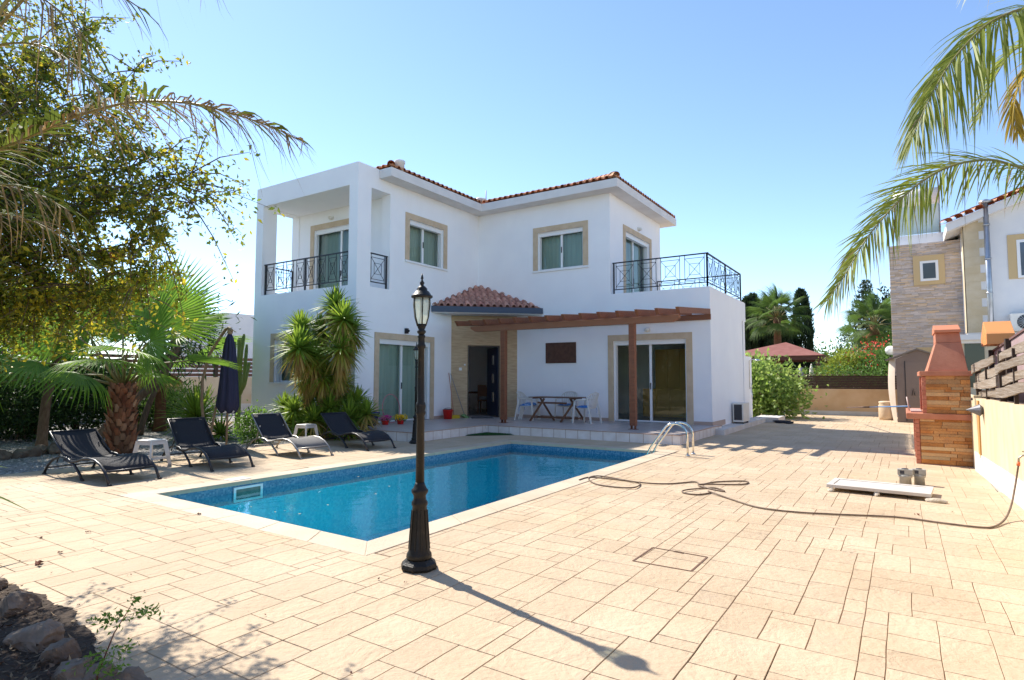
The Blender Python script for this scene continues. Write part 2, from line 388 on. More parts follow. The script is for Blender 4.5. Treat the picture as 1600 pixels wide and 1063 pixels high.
def water():
    m = bpy.data.materials.new('pool_water'); m.use_nodes = True; t = m.node_tree; L = t.links.new
    t.nodes.remove(t.nodes['Principled BSDF'])
    tr = N(t, 'ShaderNodeBsdfTransparent'); tr.inputs[0].default_value = (.63, .94, .98, 1)
    gl = N(t, 'ShaderNodeBsdfGlossy'); gl.inputs['Roughness'].default_value = .02
    fr = N(t, 'ShaderNodeFresnel'); fr.inputs[0].default_value = 1.33; ms = N(t, 'ShaderNodeMixShader')
    tc = N(t, 'ShaderNodeTexCoord'); n1 = N(t, 'ShaderNodeTexNoise'); n1.inputs['Scale'].default_value = 3.2; n1.inputs['Detail'].default_value = 4; n1.inputs['Distortion'].default_value = .6; L(tc.outputs['Object'], n1.inputs[0])
    bp = N(t, 'ShaderNodeBump'); bp.inputs['Strength'].default_value = .10; bp.inputs['Distance'].default_value = .06; L(n1.outputs[0], bp.inputs['Height'])
    L(bp.outputs[0], gl.inputs['Normal']); L(bp.outputs[0], fr.inputs['Normal'])
    L(fr.outputs[0], ms.inputs[0]); L(tr.outputs[0], ms.inputs[1]); L(gl.outputs[0], ms.inputs[2]); L(ms.outputs[0], t.nodes['Material Output'].inputs[0]); return m
wt = MB(); wt.add([(p[0], p[1], -.15) for p in offs(PO, .01)], [(0, 1, 2, 3)]); st(wt.build('pool_water', water()))
# skimmer in the long wall
def xl(y): return -7.9+.25*(y-3.92)/7.74
sk = thing('pool_skimmer', 'white framed skimmer opening in the shaded blue pool wall', 'skimmer', (-7.86, 5.15, -.16))
s_ = MB(); ya, yb = 4.95, 5.40
X_ = xl(5.1)+.004
for a in ((ya, ya+.035, -.28, -.075), (yb-.035, yb, -.28, -.075), (ya+.035, yb-.035, -.105, -.075), (ya+.035, yb-.035, -.28, -.25)): s_.box(X_-.002, X_+.02, a[0], a[1], a[2], a[3])
s_.build('frame', UPVC, sk); s_ = MB(); s_.box(X_-.001, X_+.006, ya+.035, yb-.035, -.25, -.105); s_.build('flap', mat('skimmer_dark', (.10, .13, .11), .5, (.2, .22, .18), 9), sk)
s_ = MB(); s_.box(-8.16, -7.94, 4.98, 5.28, .003, .012); s_.build('lid', WPLAS, sk, bevel=.004)

# gravel garden ---------------------------------------------------------------
GRV = mat('grey_gravel', (.20, .19, .18), .95, (.34, .32, .30), 30, bump=1, bscale=40, detail=8)
gv = MB(); sheet(gv, [(-30, -6), (-12, -6), (-11.3, 2.2), (-11.45, 7), (-11.6, 10.25), (-11.9, 11), (-11.9, 15), (-30, 24)], -.02); st(gv.build('gravel_bed', GRV))
rs = np.random.default_rng(5)
def pebbles(name, n, region, smin, smax, z, m, label):
    P = []
    while len(P) < n:
        x = rs.uniform(region[0], region[1]); y = rs.uniform(region[2], region[3])
        if not inpoly(x, y, DECK): P.append((x, y))
    P = np.array(P); s = rs.uniform(smin, smax, n)
    base = np.array([(1, 0, 0), (0, 1, 0), (-1, 0, 0), (0, -1, 0), (0, 0, .7)], float)
    a = rs.uniform(0, 6.28, n); ca, sa = np.cos(a), np.sin(a)
    v = np.empty((n, 5, 3))
    for k in range(5):
        bx, by, bz = base[k]*rs.uniform(.7, 1.3); v[:, k, 0] = P[:, 0]+(bx*ca-by*sa*.7)*s; v[:, k, 1] = P[:, 1]+(bx*sa+by*ca*.7)*s; v[:, k, 2] = z+bz*s
    b = np.arange(n)[:, None]*5; f = np.concatenate([b+np.array([0, 1, 4, 4])], 0)
    mb = MB(); me_v = v.reshape(-1, 3)
    F = np.stack([b+np.array([0, 1, 4]), b+np.array([1, 2, 4]), b+np.array([2, 3, 4]), b+np.array([3, 0, 4])], 1).reshape(-1, 3)
    me = bpy.data.meshes.new(name); me.from_pydata(me_v.tolist(), [], F.tolist()); me.materials.append(m)
    o = bpy.data.objects.new(name, me); col.objects.link(o); tag(o, label, 'gravel', kind='stuff'); return o
pebbles('gravel_stones', 16000, (-17.5, -11.2, 1.5, 10.5), .012, .035, -.02, mat('pebble', (.22, .21, .20), .9, island=.5, c3=(.5, .47, .42)), 'loose grey gravel stones covering the garden bed beside the loungers')
# stepping bricks
bk = mat('pale_brick_paver', (.50, .33, .23), .9, (.58, .45, .34), 8, island=.15)
sp = thing('stepping_path', 'short curved path of pale pink brick pavers across the gravel', 'path', (-16.2, 9.0, 0))
s_ = MB()
for r_ in range(14):
    for c_ in range(3):
        x = -14.4-r_*.32; y = 7.6+r_*.24+c_*.3; s_.tf = None
        s_.beam((x, y, .0), (x+.02, y+.26, .0), .17, .06)
s_.build('brick_paver', bk, sp)
# soil bed, near left
SOIL = mat('dark_soil', (.035, .022, .014), .95, (.075, .05, .033), 14, bump=1, bscale=30)  # soil colour darkened to carry the tree's shade over the bed
s_ = MB(); P = [(-12, -6), (-2.85, -6), (-2.82, .3), (-3.0, 1.0), (-3.2, 1.33), (-3.5, 1.50), (-3.8, 1.60), (-4.1, 1.65), (-4.35, 1.70), (-4.6, 1.70), (-5.0, 1.70), (-5.6, 1.62), (-7, 1.75), (-11.3, 2.3)]
P2 = []
for i_ in range(len(P)):
    a_, b_ = V(P[i_]), V(P[(i_+1) % len(P)]); n_ = max(1, int((b_-a_).length/.03)) if i_ >= 2 and i_ < 13 else 1
    for k_ in range(n_):
        c_ = a_.lerp(b_, k_/n_); w_ = .0 if n_ == 1 else 1; P2.append((c_.x+w_*rnd.uniform(-.012, .012), c_.y+w_*(rnd.uniform(-.012, .012)+.02*math.sin(c_.x*14))))
sheet(s_, P2, .010); st(s_.build('soil_bed', SOIL))

# ================================================================== VILLA
Z1 = .22
# terrace
TT = mat('terrace_tile', (.47, .40, .37), .35, (.55, .48, .44), 3, spec=.5)
def grout(m, sz, colr, axes=(0, 1), w_=.012):
    t = m.node_tree; L = t.links.new; b = t.nodes['Principled BSDF']; lk = b.inputs['Base Color'].links
    old = lk[0].from_socket if lk else None
    tc = N(t, 'ShaderNodeTexCoord'); sx = N(t, 'ShaderNodeSeparateXYZ'); L(tc.outputs['Object'], sx.inputs[0]); prev = None
    for a in axes:
        pp = N(t, 'ShaderNodeMath', operation='PINGPONG'); pp.inputs[1].default_value = sz/2; L(sx.outputs[a], pp.inputs[0])
        lt = N(t, 'ShaderNodeMath', operation='LESS_THAN'); lt.inputs[1].default_value = w_/2; L(pp.outputs[0], lt.inputs[0])
        if prev is None: prev = lt
        else:
            mx = N(t, 'ShaderNodeMath', operation='MAXIMUM'); L(prev.outputs[0], mx.inputs[0]); L(lt.outputs[0], mx.inputs[1]); prev = mx
    mx = N(t, 'ShaderNodeMix', data_type='RGBA'); L(prev.outputs[0], mx.inputs[0])
    if old: L(old, mx.inputs[6])
    else: mx.inputs[6].default_value = b.inputs['Base Color'].default_value
    mx.inputs[7].default_value = (*colr, 1); L(mx.outputs[2], b.inputs['Base Color'])
grout(TT, .33, (.22, .17, .14))
RIS = mat('white_riser_tile', (.80, .77, .74), .5, (.68, .63, .58), 4); grout(RIS, .33, (.38, .27, .20), (0, 1), .012)
NOSE = mat('terrace_nosing', (.38, .22, .15), .7, (.5, .36, .28), 6)
te = MB()
TP = [(-13.2, 10.27), (-9.32, 10.27), (-9.32, 13.02), (-4.12, 13.02), (-4.12, 15.88), (-4.06, 16.4), (-13.2, 16.4)]
te.k = 0; te.poly(TP, -.05, Z1-.018)
te.k = 2; te.poly(offs(TP, .012), Z1-.018, Z1-.004); te.k = 1; te.poly(TP, Z1-.004, Z1)
te.k = 3; te.box(-4.3, -3.88, 15.92, 21.5, -.05, .145)
te.box(-4.25, -3.5, 21.5, 22.9, -.05, .16)
st(te.build('terrace', [RIS, TT, NOSE, mat('white_step', (.66, .63, .60), .8, (.55, .5, .46), 3)]))

villa = thing('villa', 'white two storey villa with orange tiled roofs, balconies and stone framed windows', 'house', (-10, 14, 0))
def wall(mb, O, r, n, L, z0, z1, th, holes=()):
    O = V((O[0], O[1], 0)); r = V((r[0], r[1], 0)).normalized(); n = V((n[0], n[1], 0)).normalized()
    us = sorted({0, L, *[h[0] for h in holes], *[h[1] for h in holes]}); zs = sorted({z0, z1, *[h[2] for h in holes], *[h[3] for h in holes]})
    us = [u for u in us if 0 <= u <= L]; zs = [z for z in zs if z0 <= z <= z1]
    def solid(i, j):
        if i < 0 or j < 0 or i >= len(us)-1 or j >= len(zs)-1: return False
        u = (us[i]+us[i+1])/2; z = (zs[j]+zs[j+1])/2
        return not any(h[0] < u < h[1] and h[2] < z < h[3] for h in holes)
    P = lambda u, z, d: O+r*u+V((0, 0, z))-n*d
    flip = r.cross(V((0, 0, 1))).dot(n) < 0
    def Q(*p): mb.add(p if not flip else p[::-1], [(0, 1, 2, 3)])
    for i in range(len(us)-1):
        for j in range(len(zs)-1):
            if not solid(i, j): continue
            a, b, c, d = us[i], us[i+1], zs[j], zs[j+1]
            Q(P(a, c, 0), P(b, c, 0), P(b, d, 0), P(a, d, 0)); Q(P(a, d, th), P(b, d, th), P(b, c, th), P(a, c, th))
            if not solid(i-1, j): Q(P(a, c, 0), P(a, d, 0), P(a, d, th), P(a, c, th))
            if not solid(i+1, j): Q(P(b, d, 0), P(b, c, 0), P(b, c, th), P(b, d, th))
            if not solid(i, j-1): Q(P(b, c, 0), P(a, c, 0), P(a, c, th), P(b, c, th))
            if not solid(i, j+1): Q(P(a, d, 0), P(b, d, 0), P(b, d, th), P(a, d, th))
hw = MB(); EX = (1, 0); EY = (0, 1)
wall(hw, (-16.36, 10.8), EX, (0, -1), 4.44, 0, 7.21, .33, [(.33, 4.11, 3.92, 6.63), (1.05, 2.5, 1.33, 2.58)])
wall(hw, (-11.92, 11.13), EY, (1, 0), 3.63, 0, 3.44, .25, [(.51, 2.62, Z1, 2.53)])
wall(hw, (-11.92, 11.13), EY, (1, 0), 5.04, 3.44, 6.63, .33, [(.15, .87, 3.92, 6.625), (1.65, 3.20, 4.87, 6.1)])
wall(hw, (-11.92, 12.12), EY, (1, 0), 4.05, 6.63, 6.95, .25)
wall(hw, (-16.36, 11.13), EY, (-1, 0), 9.18, 0, 6.63, .33, [(.15, .95, 3.92, 6.6)])
wall(hw, (-16.36, 12.12), EY, (-1, 0), 8.19, 6.63, 6.95, .25)
wall(hw, (-10.35, 16.17), EX, (0, -1), 6.11, 0, 3.44, .25, [(3.33, 5.45, Z1, 2.54)])
wall(hw, (-11.92, 16.17), EX, (0, -1), 7.68, 3.44, 3.92, .25)
wall(hw, (-11.92, 16.17), EX, (0, -1), 4.82, 3.92, 6.95, .25, [(2.35, 3.94, 4.85, 6.06)])
wall(hw, (-4.24, 16.42), EY, (1, 0), 3.5, 0, 3.92, .25)
wall(hw, (-4.36, 19.92), EY, (1, 0), 1.9, 0, 2.2, .2)
wall(hw, (-7.1, 16.42), EY, (1, 0), 4.14, 3.3, 6.95, .25, [(.91, 3.04, 3.6, 6.05)])
bw0 = aty(731, 539, 20.5); bw1 = aty(739, 600, 20.5)
wall(hw, (-16.03, 20.31), EX, (0, 1), 11.79, 0, 3.92, .25, [(bw0.x+16.03-.1, bw1.x+16.03, 1.2, 2.9)])
wall(hw, (-16.03, 20.31), EX, (0, 1), 8.93, 3.92, 6.95, .25)
wall(hw, (-16.03, 12.12), EX, (0, -1), 3.78, 3.5, 6.63, .2, [(.72, 3.0, 3.6, 6.06)])
hw.box(-16.36, -11.92, 11.13, 12.12, 6.63, 7.21)
hw.box(-16.03, -12.25, 11.13, 20.2, 3.25, 3.5); hw.box(-12.25, -4.49, 16.42, 20.2, 3.25, 3.5)
hw.poly([(-12.0, 14.85), (-10.3, 16.3), (-12.0, 16.3)], 3.25, 3.43)
hw.box(-16.03, -12.25, 12.14, 20.2, 6.8, 6.94); hw.box(-12.25, -7.37, 16.44, 20.2, 6.8, 6.94)
hwo = hw.build('wall', WALL, villa)
fl = MB(); fl.box(-16.03, -12.17, 11.2, 20.2, .1, Z1-.006); fl.box(-12.17, -4.49, 16.41, 20.2, .1, Z1-.006); fl.build('floor', mat('interior_floor', (.32, .27, .22), .3), villa)
sk_ = MB(); SKT = mat('skirting_tile', (.46, .34, .28), .5)

for b_ in ((-10.33, -7.2, 16.158, 16.169, Z1), (-4.72, -4.226, 16.158, 16.169, Z1), (-4.239, -4.227, 16.17, 17.5, Z1-.05), (-11.919, -11.908, 10.8, 11.45, Z1), (-11.919, -11.908, 13.95, 14.74, Z1)): sk_ = MB(); sk_.box(*b_, Z1+.09); sk_.build('skirting', SKT, villa)

# entry chamfer
ch = MB(); A_ = V((-11.92, 14.76)); B_ = V((-10.35, 16.17)); dr = (B_-A_).normalized(); dn = V((dr.y, -dr.x))
LC = (B_-A_).length
wall(ch, A_, dr, dn, LC, Z1, 3.44, .22, [(.52, 1.55, Z1, 2.5)]); ch.build('entry_wall', CLAD, villa)
def fr(O, r, n):
    O = V((O[0], O[1], 0)); r = V((r[0], r[1], 0)); n = V((n[0], n[1], 0)); return lambda p: O+r*p.x+n*p.y+V((0, 0, p.z)) - villa.location
cf = fr(A_, dr, dn)
DB = mat('dark_blue_door', (.02, .026, .05), .35)
d = MB(cf); d.box(.52, .56, -.14, -.04, Z1, 2.5); d.box(1.51, 1.55, -.14, -.04, Z1, 2.5); d.box(.56, 1.51, -.14, -.04, 2.46, 2.5); do = d.build('door_frame', mat('dark_frame', (.06, .045, .035), .5), villa)
hd = MB(cf); a = V((1.5, -.12, 0)); b = a+V((-.22, -.9, 0)); hd.beam((a.x, a.y, 1.35), (b.x, b.y, 1.35), .05, 2.2); dd = hd.build('door', DB, villa)
h2 = MB(cf); c_ = a.lerp(b, .9); h2.tube([(c_.x-.03, c_.y, 1.2), (c_.x-.08, c_.y, 1.2), (c_.x-.08, c_.y+.1, 1.2)], .011); 
h2.build('handle', STEEL, dd)
for zz in (.7, 1.3, 1.9): h2 = MB(cf); h2.beam((c_.x-.03+.03, c_.y+.3, zz), (c_.x-.03+.07, c_.y+.45, zz), .005, .001); h2 = MB(cf); e_ = a.lerp(b, .45); h2.beam((e_.x-.035, e_.y-.05, zz+.15), (e_.x-.035+.03, e_.y+.1, zz+.15), .01, .3); h2.build('steel_inlay', STEEL, dd)
d = MB(cf); d.box(.25, .34, .002, .012, 1.7, 1.79); d.build('light_switch', WPLAS, villa)
d = MB(cf); d.tube([(.43, 0, 1.88), (.43, .03, 1.88)], .03, 10); d.build('door_bell', WPLAS, villa)
d = MB(cf); d.box(.62, 1.3, .05, .5, Z1+.001, Z1+.014); o = d.build('door_mat', mat('grey_mat', (.07, .07, .08), .95)); o.location = villa.location; tag(o, 'small dark grey mat before the open front door', 'door mat')

# windows & sliding doors ------------------------------------------------------
def window(O, r, n, u0, u1, z0, z1, trim=.17, dep=.17, door=False, label=None, curtain=True, th=.25, trimbot=False, sash=2):
    F = fr(O, r, n); f = MB(F); fw_ = .05; d0, d1 = -dep-.05, -dep
    f.box(u0, u0+fw_, d0, d1, z0, z1); f.box(u1-fw_, u1, d0, d1, z0, z1); f.box(u0+fw_, u1-fw_, d0, d1, z1-.06, z1); f.box(u0+fw_, u1-fw_, d0, d1, z0, z0+.05)
    um = (u0+u1)/2; f.box(um-.035, um+.035, d0-.01, d1+.012, z0+.05, z1-.06)
    # shutter box and side guides
    f.box(u0, u1, d1, -.045, z1-.13, z1-.001); f.box(u1-.045, u1-.001, d1+.03, -.05, z0, z1-.13); f.box(u0+.001, u0+.045, d1+.03, -.05, z0, z1-.13)
    o = f.build('sliding_door' if door else 'window', UPVC, villa, bevel=.004)
    hh_ = MB(F); zc = z0+1.02 if door else (z0+z1)/2; hh_.box(um-.012, um+.012, d1+.012, d1+.03, zc-.09, zc+.09); hh_.build('handle', DARKM, o)
    tk_ = MB(F); tk_.box(u0, u1, d1+.001, -.02, z0, z0+.018); tk_.build('track', mat('grey_track', (.45, .45, .45), .4, metal=.5), o) if door else None
    if label: o['label'] = label
    p = MB(F); p.add([(u0+fw_, d0+.02, z0+.05), (um-.035, d0+.02, z0+.05), (um-.035, d0+.02, z1-.06), (u0+fw_, d0+.02, z1-.06)], [(0, 1, 2, 3)]); p.build('pane', GLASS, o)
    p = MB(F); p.add([(um+.035, d0+.035, z0+.05), (u1-fw_, d0+.035, z0+.05), (u1-fw_, d0+.035, z1-.06), (um+.035, d0+.035, z1-.06)], [(0, 1, 2, 3)]); p.build('pane', GLASS, o)
    if curtain:
        c = MB(F); n_ = 40; c.sm = True; vs = []
        for k in range(n_+1):
            x = u0-.05+(u1-u0+.1)*k/n_; y = d0-.12+.018*math.sin(k*1.9)+.01*math.sin(k*.7); vs += [(x, y, z0-.0), (x, y, z1+.05)]
        c.add(vs, [(2*k, 2*k+2, 2*k+3, 2*k+1) for k in range(n_)]); c.build('curtain', CURT, o)
    t = MB(F); g = .024
    t.box(u0-trim, u0, 0.001, g, z0 if not trimbot else z0-trim*.5, z1+trim); t.box(u1, u1+trim, 0.001, g, z0 if not trimbot else z0-trim*.5, z1+trim); t.box(u0, u1, 0.001, g, z1, z1+trim)
    t.build('stone_trim', TRIM, o)
    if not door:
        s = MB(F); s.box(u0-trim-.02, u1+trim+.02, -.12, .05, z0-.06, z0-.001); s.build('sill', UPVC, o)
    return o
NY_ = (0, -1); NX_ = (1, 0)
window((-16.36, 10.8), EX, NY_, 1.05, 2.5, 1.33, 2.58, dep=.2)
window((-11.92, 11.13), EY, NX_, .51, 2.62, Z1, 2.53, door=True)
window((-11.92, 11.13), EY, NX_, 1.65, 3.20, 4.87, 6.1)
window((-10.35, 16.17), EX, NY_, 3.33, 5.45, Z1, 2.54, door=True, curtain=False, dep=.15)
window((-11.92, 16.17), EX, NY_, 2.35, 3.94, 4.85, 6.06, dep=.12)
window((-7.1, 16.42), EY, NX_, .91, 3.04, 3.6, 6.05, door=True)
window((-16.03, 12.12), EX, NY_, .72, 3.0, 3.6, 6.06, door=True, dep=.1)
# glass block window at the back of the hall
g_ = MB()
for k in range(6): g_.box(bw0.x-.12, bw1.x+.02, 20.4, 20.44, 1.2+k*.28, 1.24+k*.28)
for k in range(4): x = bw0.x-.1+k*(bw1.x-bw0.x+.1)/3; g_.box(x, x+.03, 20.395, 20.4, 1.2, 2.9)
g_.build('window_grille', DARKM, villa)

# roofs -------------------------------------------------------------------------
def slope(mb, P, Q, inn, z0, sl, run, pitch=.20, row=.36):
    P = V(P); Q = V(Q); al = (Q-P); L = al.length; al.normalize(); n = int(L/pitch); inn = V(inn).normalized()
    cs = math.cos(math.atan(sl))
    for k in range(n):
        s = (k+.5)*L/n; R = run(s)
        if R < .1: continue
        a = -.0; rr = pitch*.36
        while a < R-.05:
            b = min(a+row+.04, R+.05); vs = []
            for t, lift, rad in ((a, .045, rr*1.08), (b, .018, rr*.86)):
                for m in range(7):
                    ang = PI*m/6; o = s+math.cos(ang)*rad; p = P+al*o+inn*t
                    vs.append((p.x, p.y, z0+t*sl+lift+math.sin(ang)*rad*1.0))
            for m in range(7):
                ang = PI*m/6; o = s+math.cos(ang)*(rr*.86); p = P+al*o+inn*a; vs.append((p.x, p.y, z0+a*sl+.045+math.sin(ang)*rr*.86))
            f = [(m, m+1, 8+m, 7+m) for m in range(6)]+[(14+m, 14+m+1, m+1, m) for m in range(6)]
            mb.sm = True; mb.add(vs, f); mb.sm = False; a += row
        # pan between columns
        a = 0
        while a < R-.05:
            b = min(a+row+.03, R); vs = []
            for t, lift in ((a, .03), (b, .008)):
                for m in range(5):
                    ang = PI+PI*m/4; o = s+pitch/2+math.cos(ang)*pitch*.30; p = P+al*o+inn*t; vs.append((p.x, p.y, z0+t*sl+lift+.02+math.sin(ang)*.02))
            mb.sm = True; mb.add(vs, [(m, m+1, 6+m, 5+m) for m in range(4)]); mb.sm = False; a += row
SL = math.tan(math.radians(19)); ZE = 7.2
RA = (-16.8, -11.47, 11.55, 21.05); RB = (-16.8, -6.68, 15.72, 21.05)
def hz(R, x, y): return min(x-R[0], R[1]-x, y-R[2], R[3]-y)
def zr(x, y): return max(hz(RA, x, y), hz(RB, x, y))
def runf(P, Q, inn, R):
    P = V(P); Q = V(Q); al = (Q-P).normalized(); inn = V(inn)
    def f(s):
        t = .03
        while t < 8:
            p = P+al*s+inn*t
            if abs(zr(p.x, p.y)-t) > .012: return t-.03
            t += .04
        return t
    return f
rf = MB(); rf.k = 0
for P, Q, inn in (((-11.47, 11.55), (-11.47, 15.72), (-1, 0)), ((-16.8, 11.55), (-11.47, 11.55), (0, 1)), ((-11.47, 15.72), (-6.68, 15.72), (0, 1)), ((-6.68, 15.72), (-6.68, 21.05), (-1, 0))):
    slope(rf, P, Q, inn, ZE, SL, runf(P, Q, inn, None))
# under deck
rf.k = 1
for x0, x1, y0, y1 in ((-16.8, -11.47, 11.55, 21.05), (-11.47, -6.68, 15.72, 21.05)):
    nx, ny = 24, 30; vs = [(x0+(x1-x0)*i/nx, y0+(y1-y0)*j/ny, ZE+.002+SL*max(0, zr(x0+(x1-x0)*i/nx, y0+(y1-y0)*j/ny))) for j in range(ny+1) for i in range(nx+1)]
    rf.add(vs, [(j*(nx+1)+i, j*(nx+1)+i+1, (j+1)*(nx+1)+i+1, (j+1)*(nx+1)+i) for j in range(ny) for i in range(nx)])
rf.k = 0
def ridge(mb, p, q, r=.1):
    p = V(p); q = V(q); n = max(2, int((q-p).length/.36)); d = (q-p).normalized(); a = d.cross(V((0, 0, 1))).normalized(); b = a.cross(d)
    for k in range(n):
        vs = []
        for t, rad in ((k/n, r*1.1), ((k+1.12)/n, r*.9)):
            c = p.lerp(q, min(t, 1.02))
            vs += [c+a*math.cos(PI*m/6)*rad+b*math.sin(PI*m/6)*rad for m in range(7)]
        mb.sm = True; mb.add(vs, [(m, m+1, 8+m, 7+m) for m in range(6)]); mb.sm = False
hh = (21.05-15.72)/2
def zt(d): return ZE+d*SL+.07
ridge(rf, (-6.68, 15.72, zt(0)), (-6.68-hh, 15.72+hh, zt(hh))); ridge(rf, (-6.68-hh, 15.72+hh, zt(hh)), (-14, 15.72+hh, zt(hh)))
ridge(rf, (-11.47, 11.55, zt(0)), (-11.47-2.66, 11.55+2.66, zt(2.66))); ridge(rf, (-14.13, 14.2, zt(2.66)), (-14.13, 18.3, zt(2.66)))
ridge(rf, (-16.8, 11.55, zt(0)), (-14.13, 14.2, zt(2.66)))
roof = rf.build('roof', [TILE, mat('roof_underlay', (.30, .13, .08), .9)], villa)
ev = MB(); ev.box(-16.8, -11.915, 12.125, 21.06, 6.951, 7.195); ev.box(-11.915, -11.45, 11.55, 15.70, 6.951, 7.195); ev.box(-11.915, -6.66, 15.70, 21.06, 6.951, 7.195)
ev.build('eave', mat('white_eave', (.74, .72, .70), .8, (.66, .64, .62), 2), roof)
c_ = MB(); c_.lathe([(.13, 7.15), (.13, 7.48), (.15, 7.49), (.15, 7.56), (.12, 7.58)], (-11.68, 12.1, 0), 16); c_.build('chimney_pot', mat('white_pot', (.70, .68, .66), .8), roof)
c_ = MB(); c_.lathe([(.12, 7.25), (.12, 7.40), (.15, 7.41), (.13, 7.45), (.02, 7.48)], (-6.85, 15.95, 0), 14); c_.build('chimney_pot', mat('grey_pot', (.50, .47, .43), .8), roof)
c_ = MB(); c_.tube([(-11.7, 16.3, 7.2), (-11.7, 16.3, 7.85)], .02); c_.blob((-11.95, 16.3, 7.55), (.18, .18, .1), 3); c_.build('roof_vent', mat('vent_grey', (.55, .55, .53), .6), roof)
# entry canopy
CA = V((-11.92, 13.79)); CB = V((-9.40, 16.17)); CC = V((-11.92, 16.17)); cdn = (CB-CA).normalized(); cin = V((-cdn.y, cdn.x)); Lc = (CB-CA).length
dpk = (CC-CA).dot(cin); spk = (CC-CA).dot(cdn); CSL = (4.55-3.63)/dpk
rc = MB(); slope(rc, CA, CB, cin, 3.63, CSL, lambda s: dpk*(s/spk if s < spk else (Lc-s)/(Lc-spk)), pitch=.2, row=.33)
rc.k = 1; rc.add([(CA.x, CA.y, 3.64), (CB.x, CB.y, 3.64), (CC.x, CC.y, 3.64+CSL*dpk)], [(0, 1, 2)])
cano = rc.build('entry_canopy', [PTILE, MC['roof_underlay']], villa)
cu = MB(); q0 = CA+cin*.08; q1 = CB+cin*.08
cu.poly([(CA.x, CA.y), (CB.x, CB.y), (CB.x-.1, 16.165), (-11.915, 16.165), (-11.915, CA.y+.1)], 3.445, 3.47); cu.build('soffit', MC['white_eave'], cano)
cu = MB(); o_ = cin*-.02; cu.beam((CA.x+o_.x, CA.y+o_.y, 3.56), (CB.x+o_.x, CB.y+o_.y, 3.56), .04, .18); cu.build('fascia', GREYFASC, cano)

# railings -------------------------------------------------------------------------
def railing(p, q_, z0, z1, n, posts=(0, 1), mid=False, ext=0):
    p = V((*p, 0)); q_ = V((*q_, 0)); d = (q_-p); L = d.length; d.normalize(); m = MB(); B_ = lambda u, z: p+d*u+V((0, 0, z))
    bar = lambda a, b, t=.013: m.beam(B_(*a), B_(*b), t, t, upv=(d.y, -d.x, .01))
    zt_, zb = z1-.02, z0+.12
    m.beam(B_(-ext, zt_), B_(L+ext, zt_), .045, .03); m.beam(B_(0, zb), B_(L, zb), .025, .025)
    ps = [0, L]+([L/2] if mid else [])
    for u in ps: m.beam(B_(u, z0-.02), B_(u, z1-.03), .04, .04, upv=(1, 0, 0))
    st_ = L/n
    for k in range(n):
        u0, u1 = k*st_+.07, (k+1)*st_-.07; za, zb2 = zb+.08, zt_-.10; um = (u0+u1)/2; zm = (za+zb2)/2; wu = (u1-u0)*.27; wz = (zb2-za)*.25
        bar((u0, zb), (u0, zt_)); bar((u1, zb), (u1, zt_)); bar((u0, za), (u1, za)); bar((u0, zb2), (u1, zb2)); bar((u0, za), (u1, zb2), .01); bar((u0, zb2), (u1, za), .01)
        for s in ((um-wu, zm-wz, um+wu, zm-wz), (um+wu, zm-wz, um+wu, zm+wz), (um+wu, zm+wz, um-wu, zm+wz), (um-wu, zm+wz, um-wu, zm-wz)): bar(s[:2], s[2:], .01)
    return m.build('railing', DARKM, villa)
railing((-15.97, 10.9), (-12.30, 10.9), 3.95, 4.87, 8, mid=True, ext=.05)
railing((-12.0, 11.31), (-12.0, 11.95), 3.95, 4.87, 1, ext=.04)
railing((-16.2, 11.31), (-16.2, 12.0), 3.95, 4.87, 1)
railing((-7.02, 16.25), (-4.32, 16.25), 3.93, 4.86, 4, ext=.04)
railing((-4.32, 16.25), (-4.32, 20.2), 3.93, 4.86, 6, mid=True)
railing((-4.32, 20.2), (-7.1, 20.2), 3.93, 4.86, 4)
bt_ = MB(); bt_.box(-4.48, -4.24, 19.93, 20.45, 3.3, 3.91); bt_.box(-7.1, -4.48, 20.05, 20.3, 3.3, 3.91); bt_.build('parapet', WALL, villa)

# lamps on walls
BULB = mat('opal_glass', (.75, .73, .68), .3)
def bulkhead(c, n):
    n = V((*n, 0)); m = MB(); c = V(c); m.beam(c, c+n*.03, .16, .10); m.sm = True; m.blob(c+n*.07, (.075, .075, .055), 1, 8, 0); m.build('wall_lamp', BULB, villa)
bulkhead((-5.98, 16.17, 2.82), (0, -1)); bulkhead((-7.1, 18.44, 6.33), (1, 0)); bulkhead((-14.5, 12.12, 6.35), (0, -1))
m = MB(); m.box(-11.92, -11.84, 12.63, 12.72, 2.73, 2.88); m.tube([(-11.85, 12.67, 2.82), (-11.78, 12.67, 2.80)], .035, 10); m.build('floodlight', DARKM, villa)
# wooden sign board
WB = mat('dark_brown_board', (.11, .05, .03), .6, (.075, .032, .02), 9, bump=.5, bscale=25)
m = MB(); m.box(-9.28, -8.23, 16.135, 16.168, 1.92, 2.55); o = m.build('wall_plaque', WB, bevel=.006); tag(o, 'plain dark brown wooden board fixed to the white wall above the garden table', 'board')
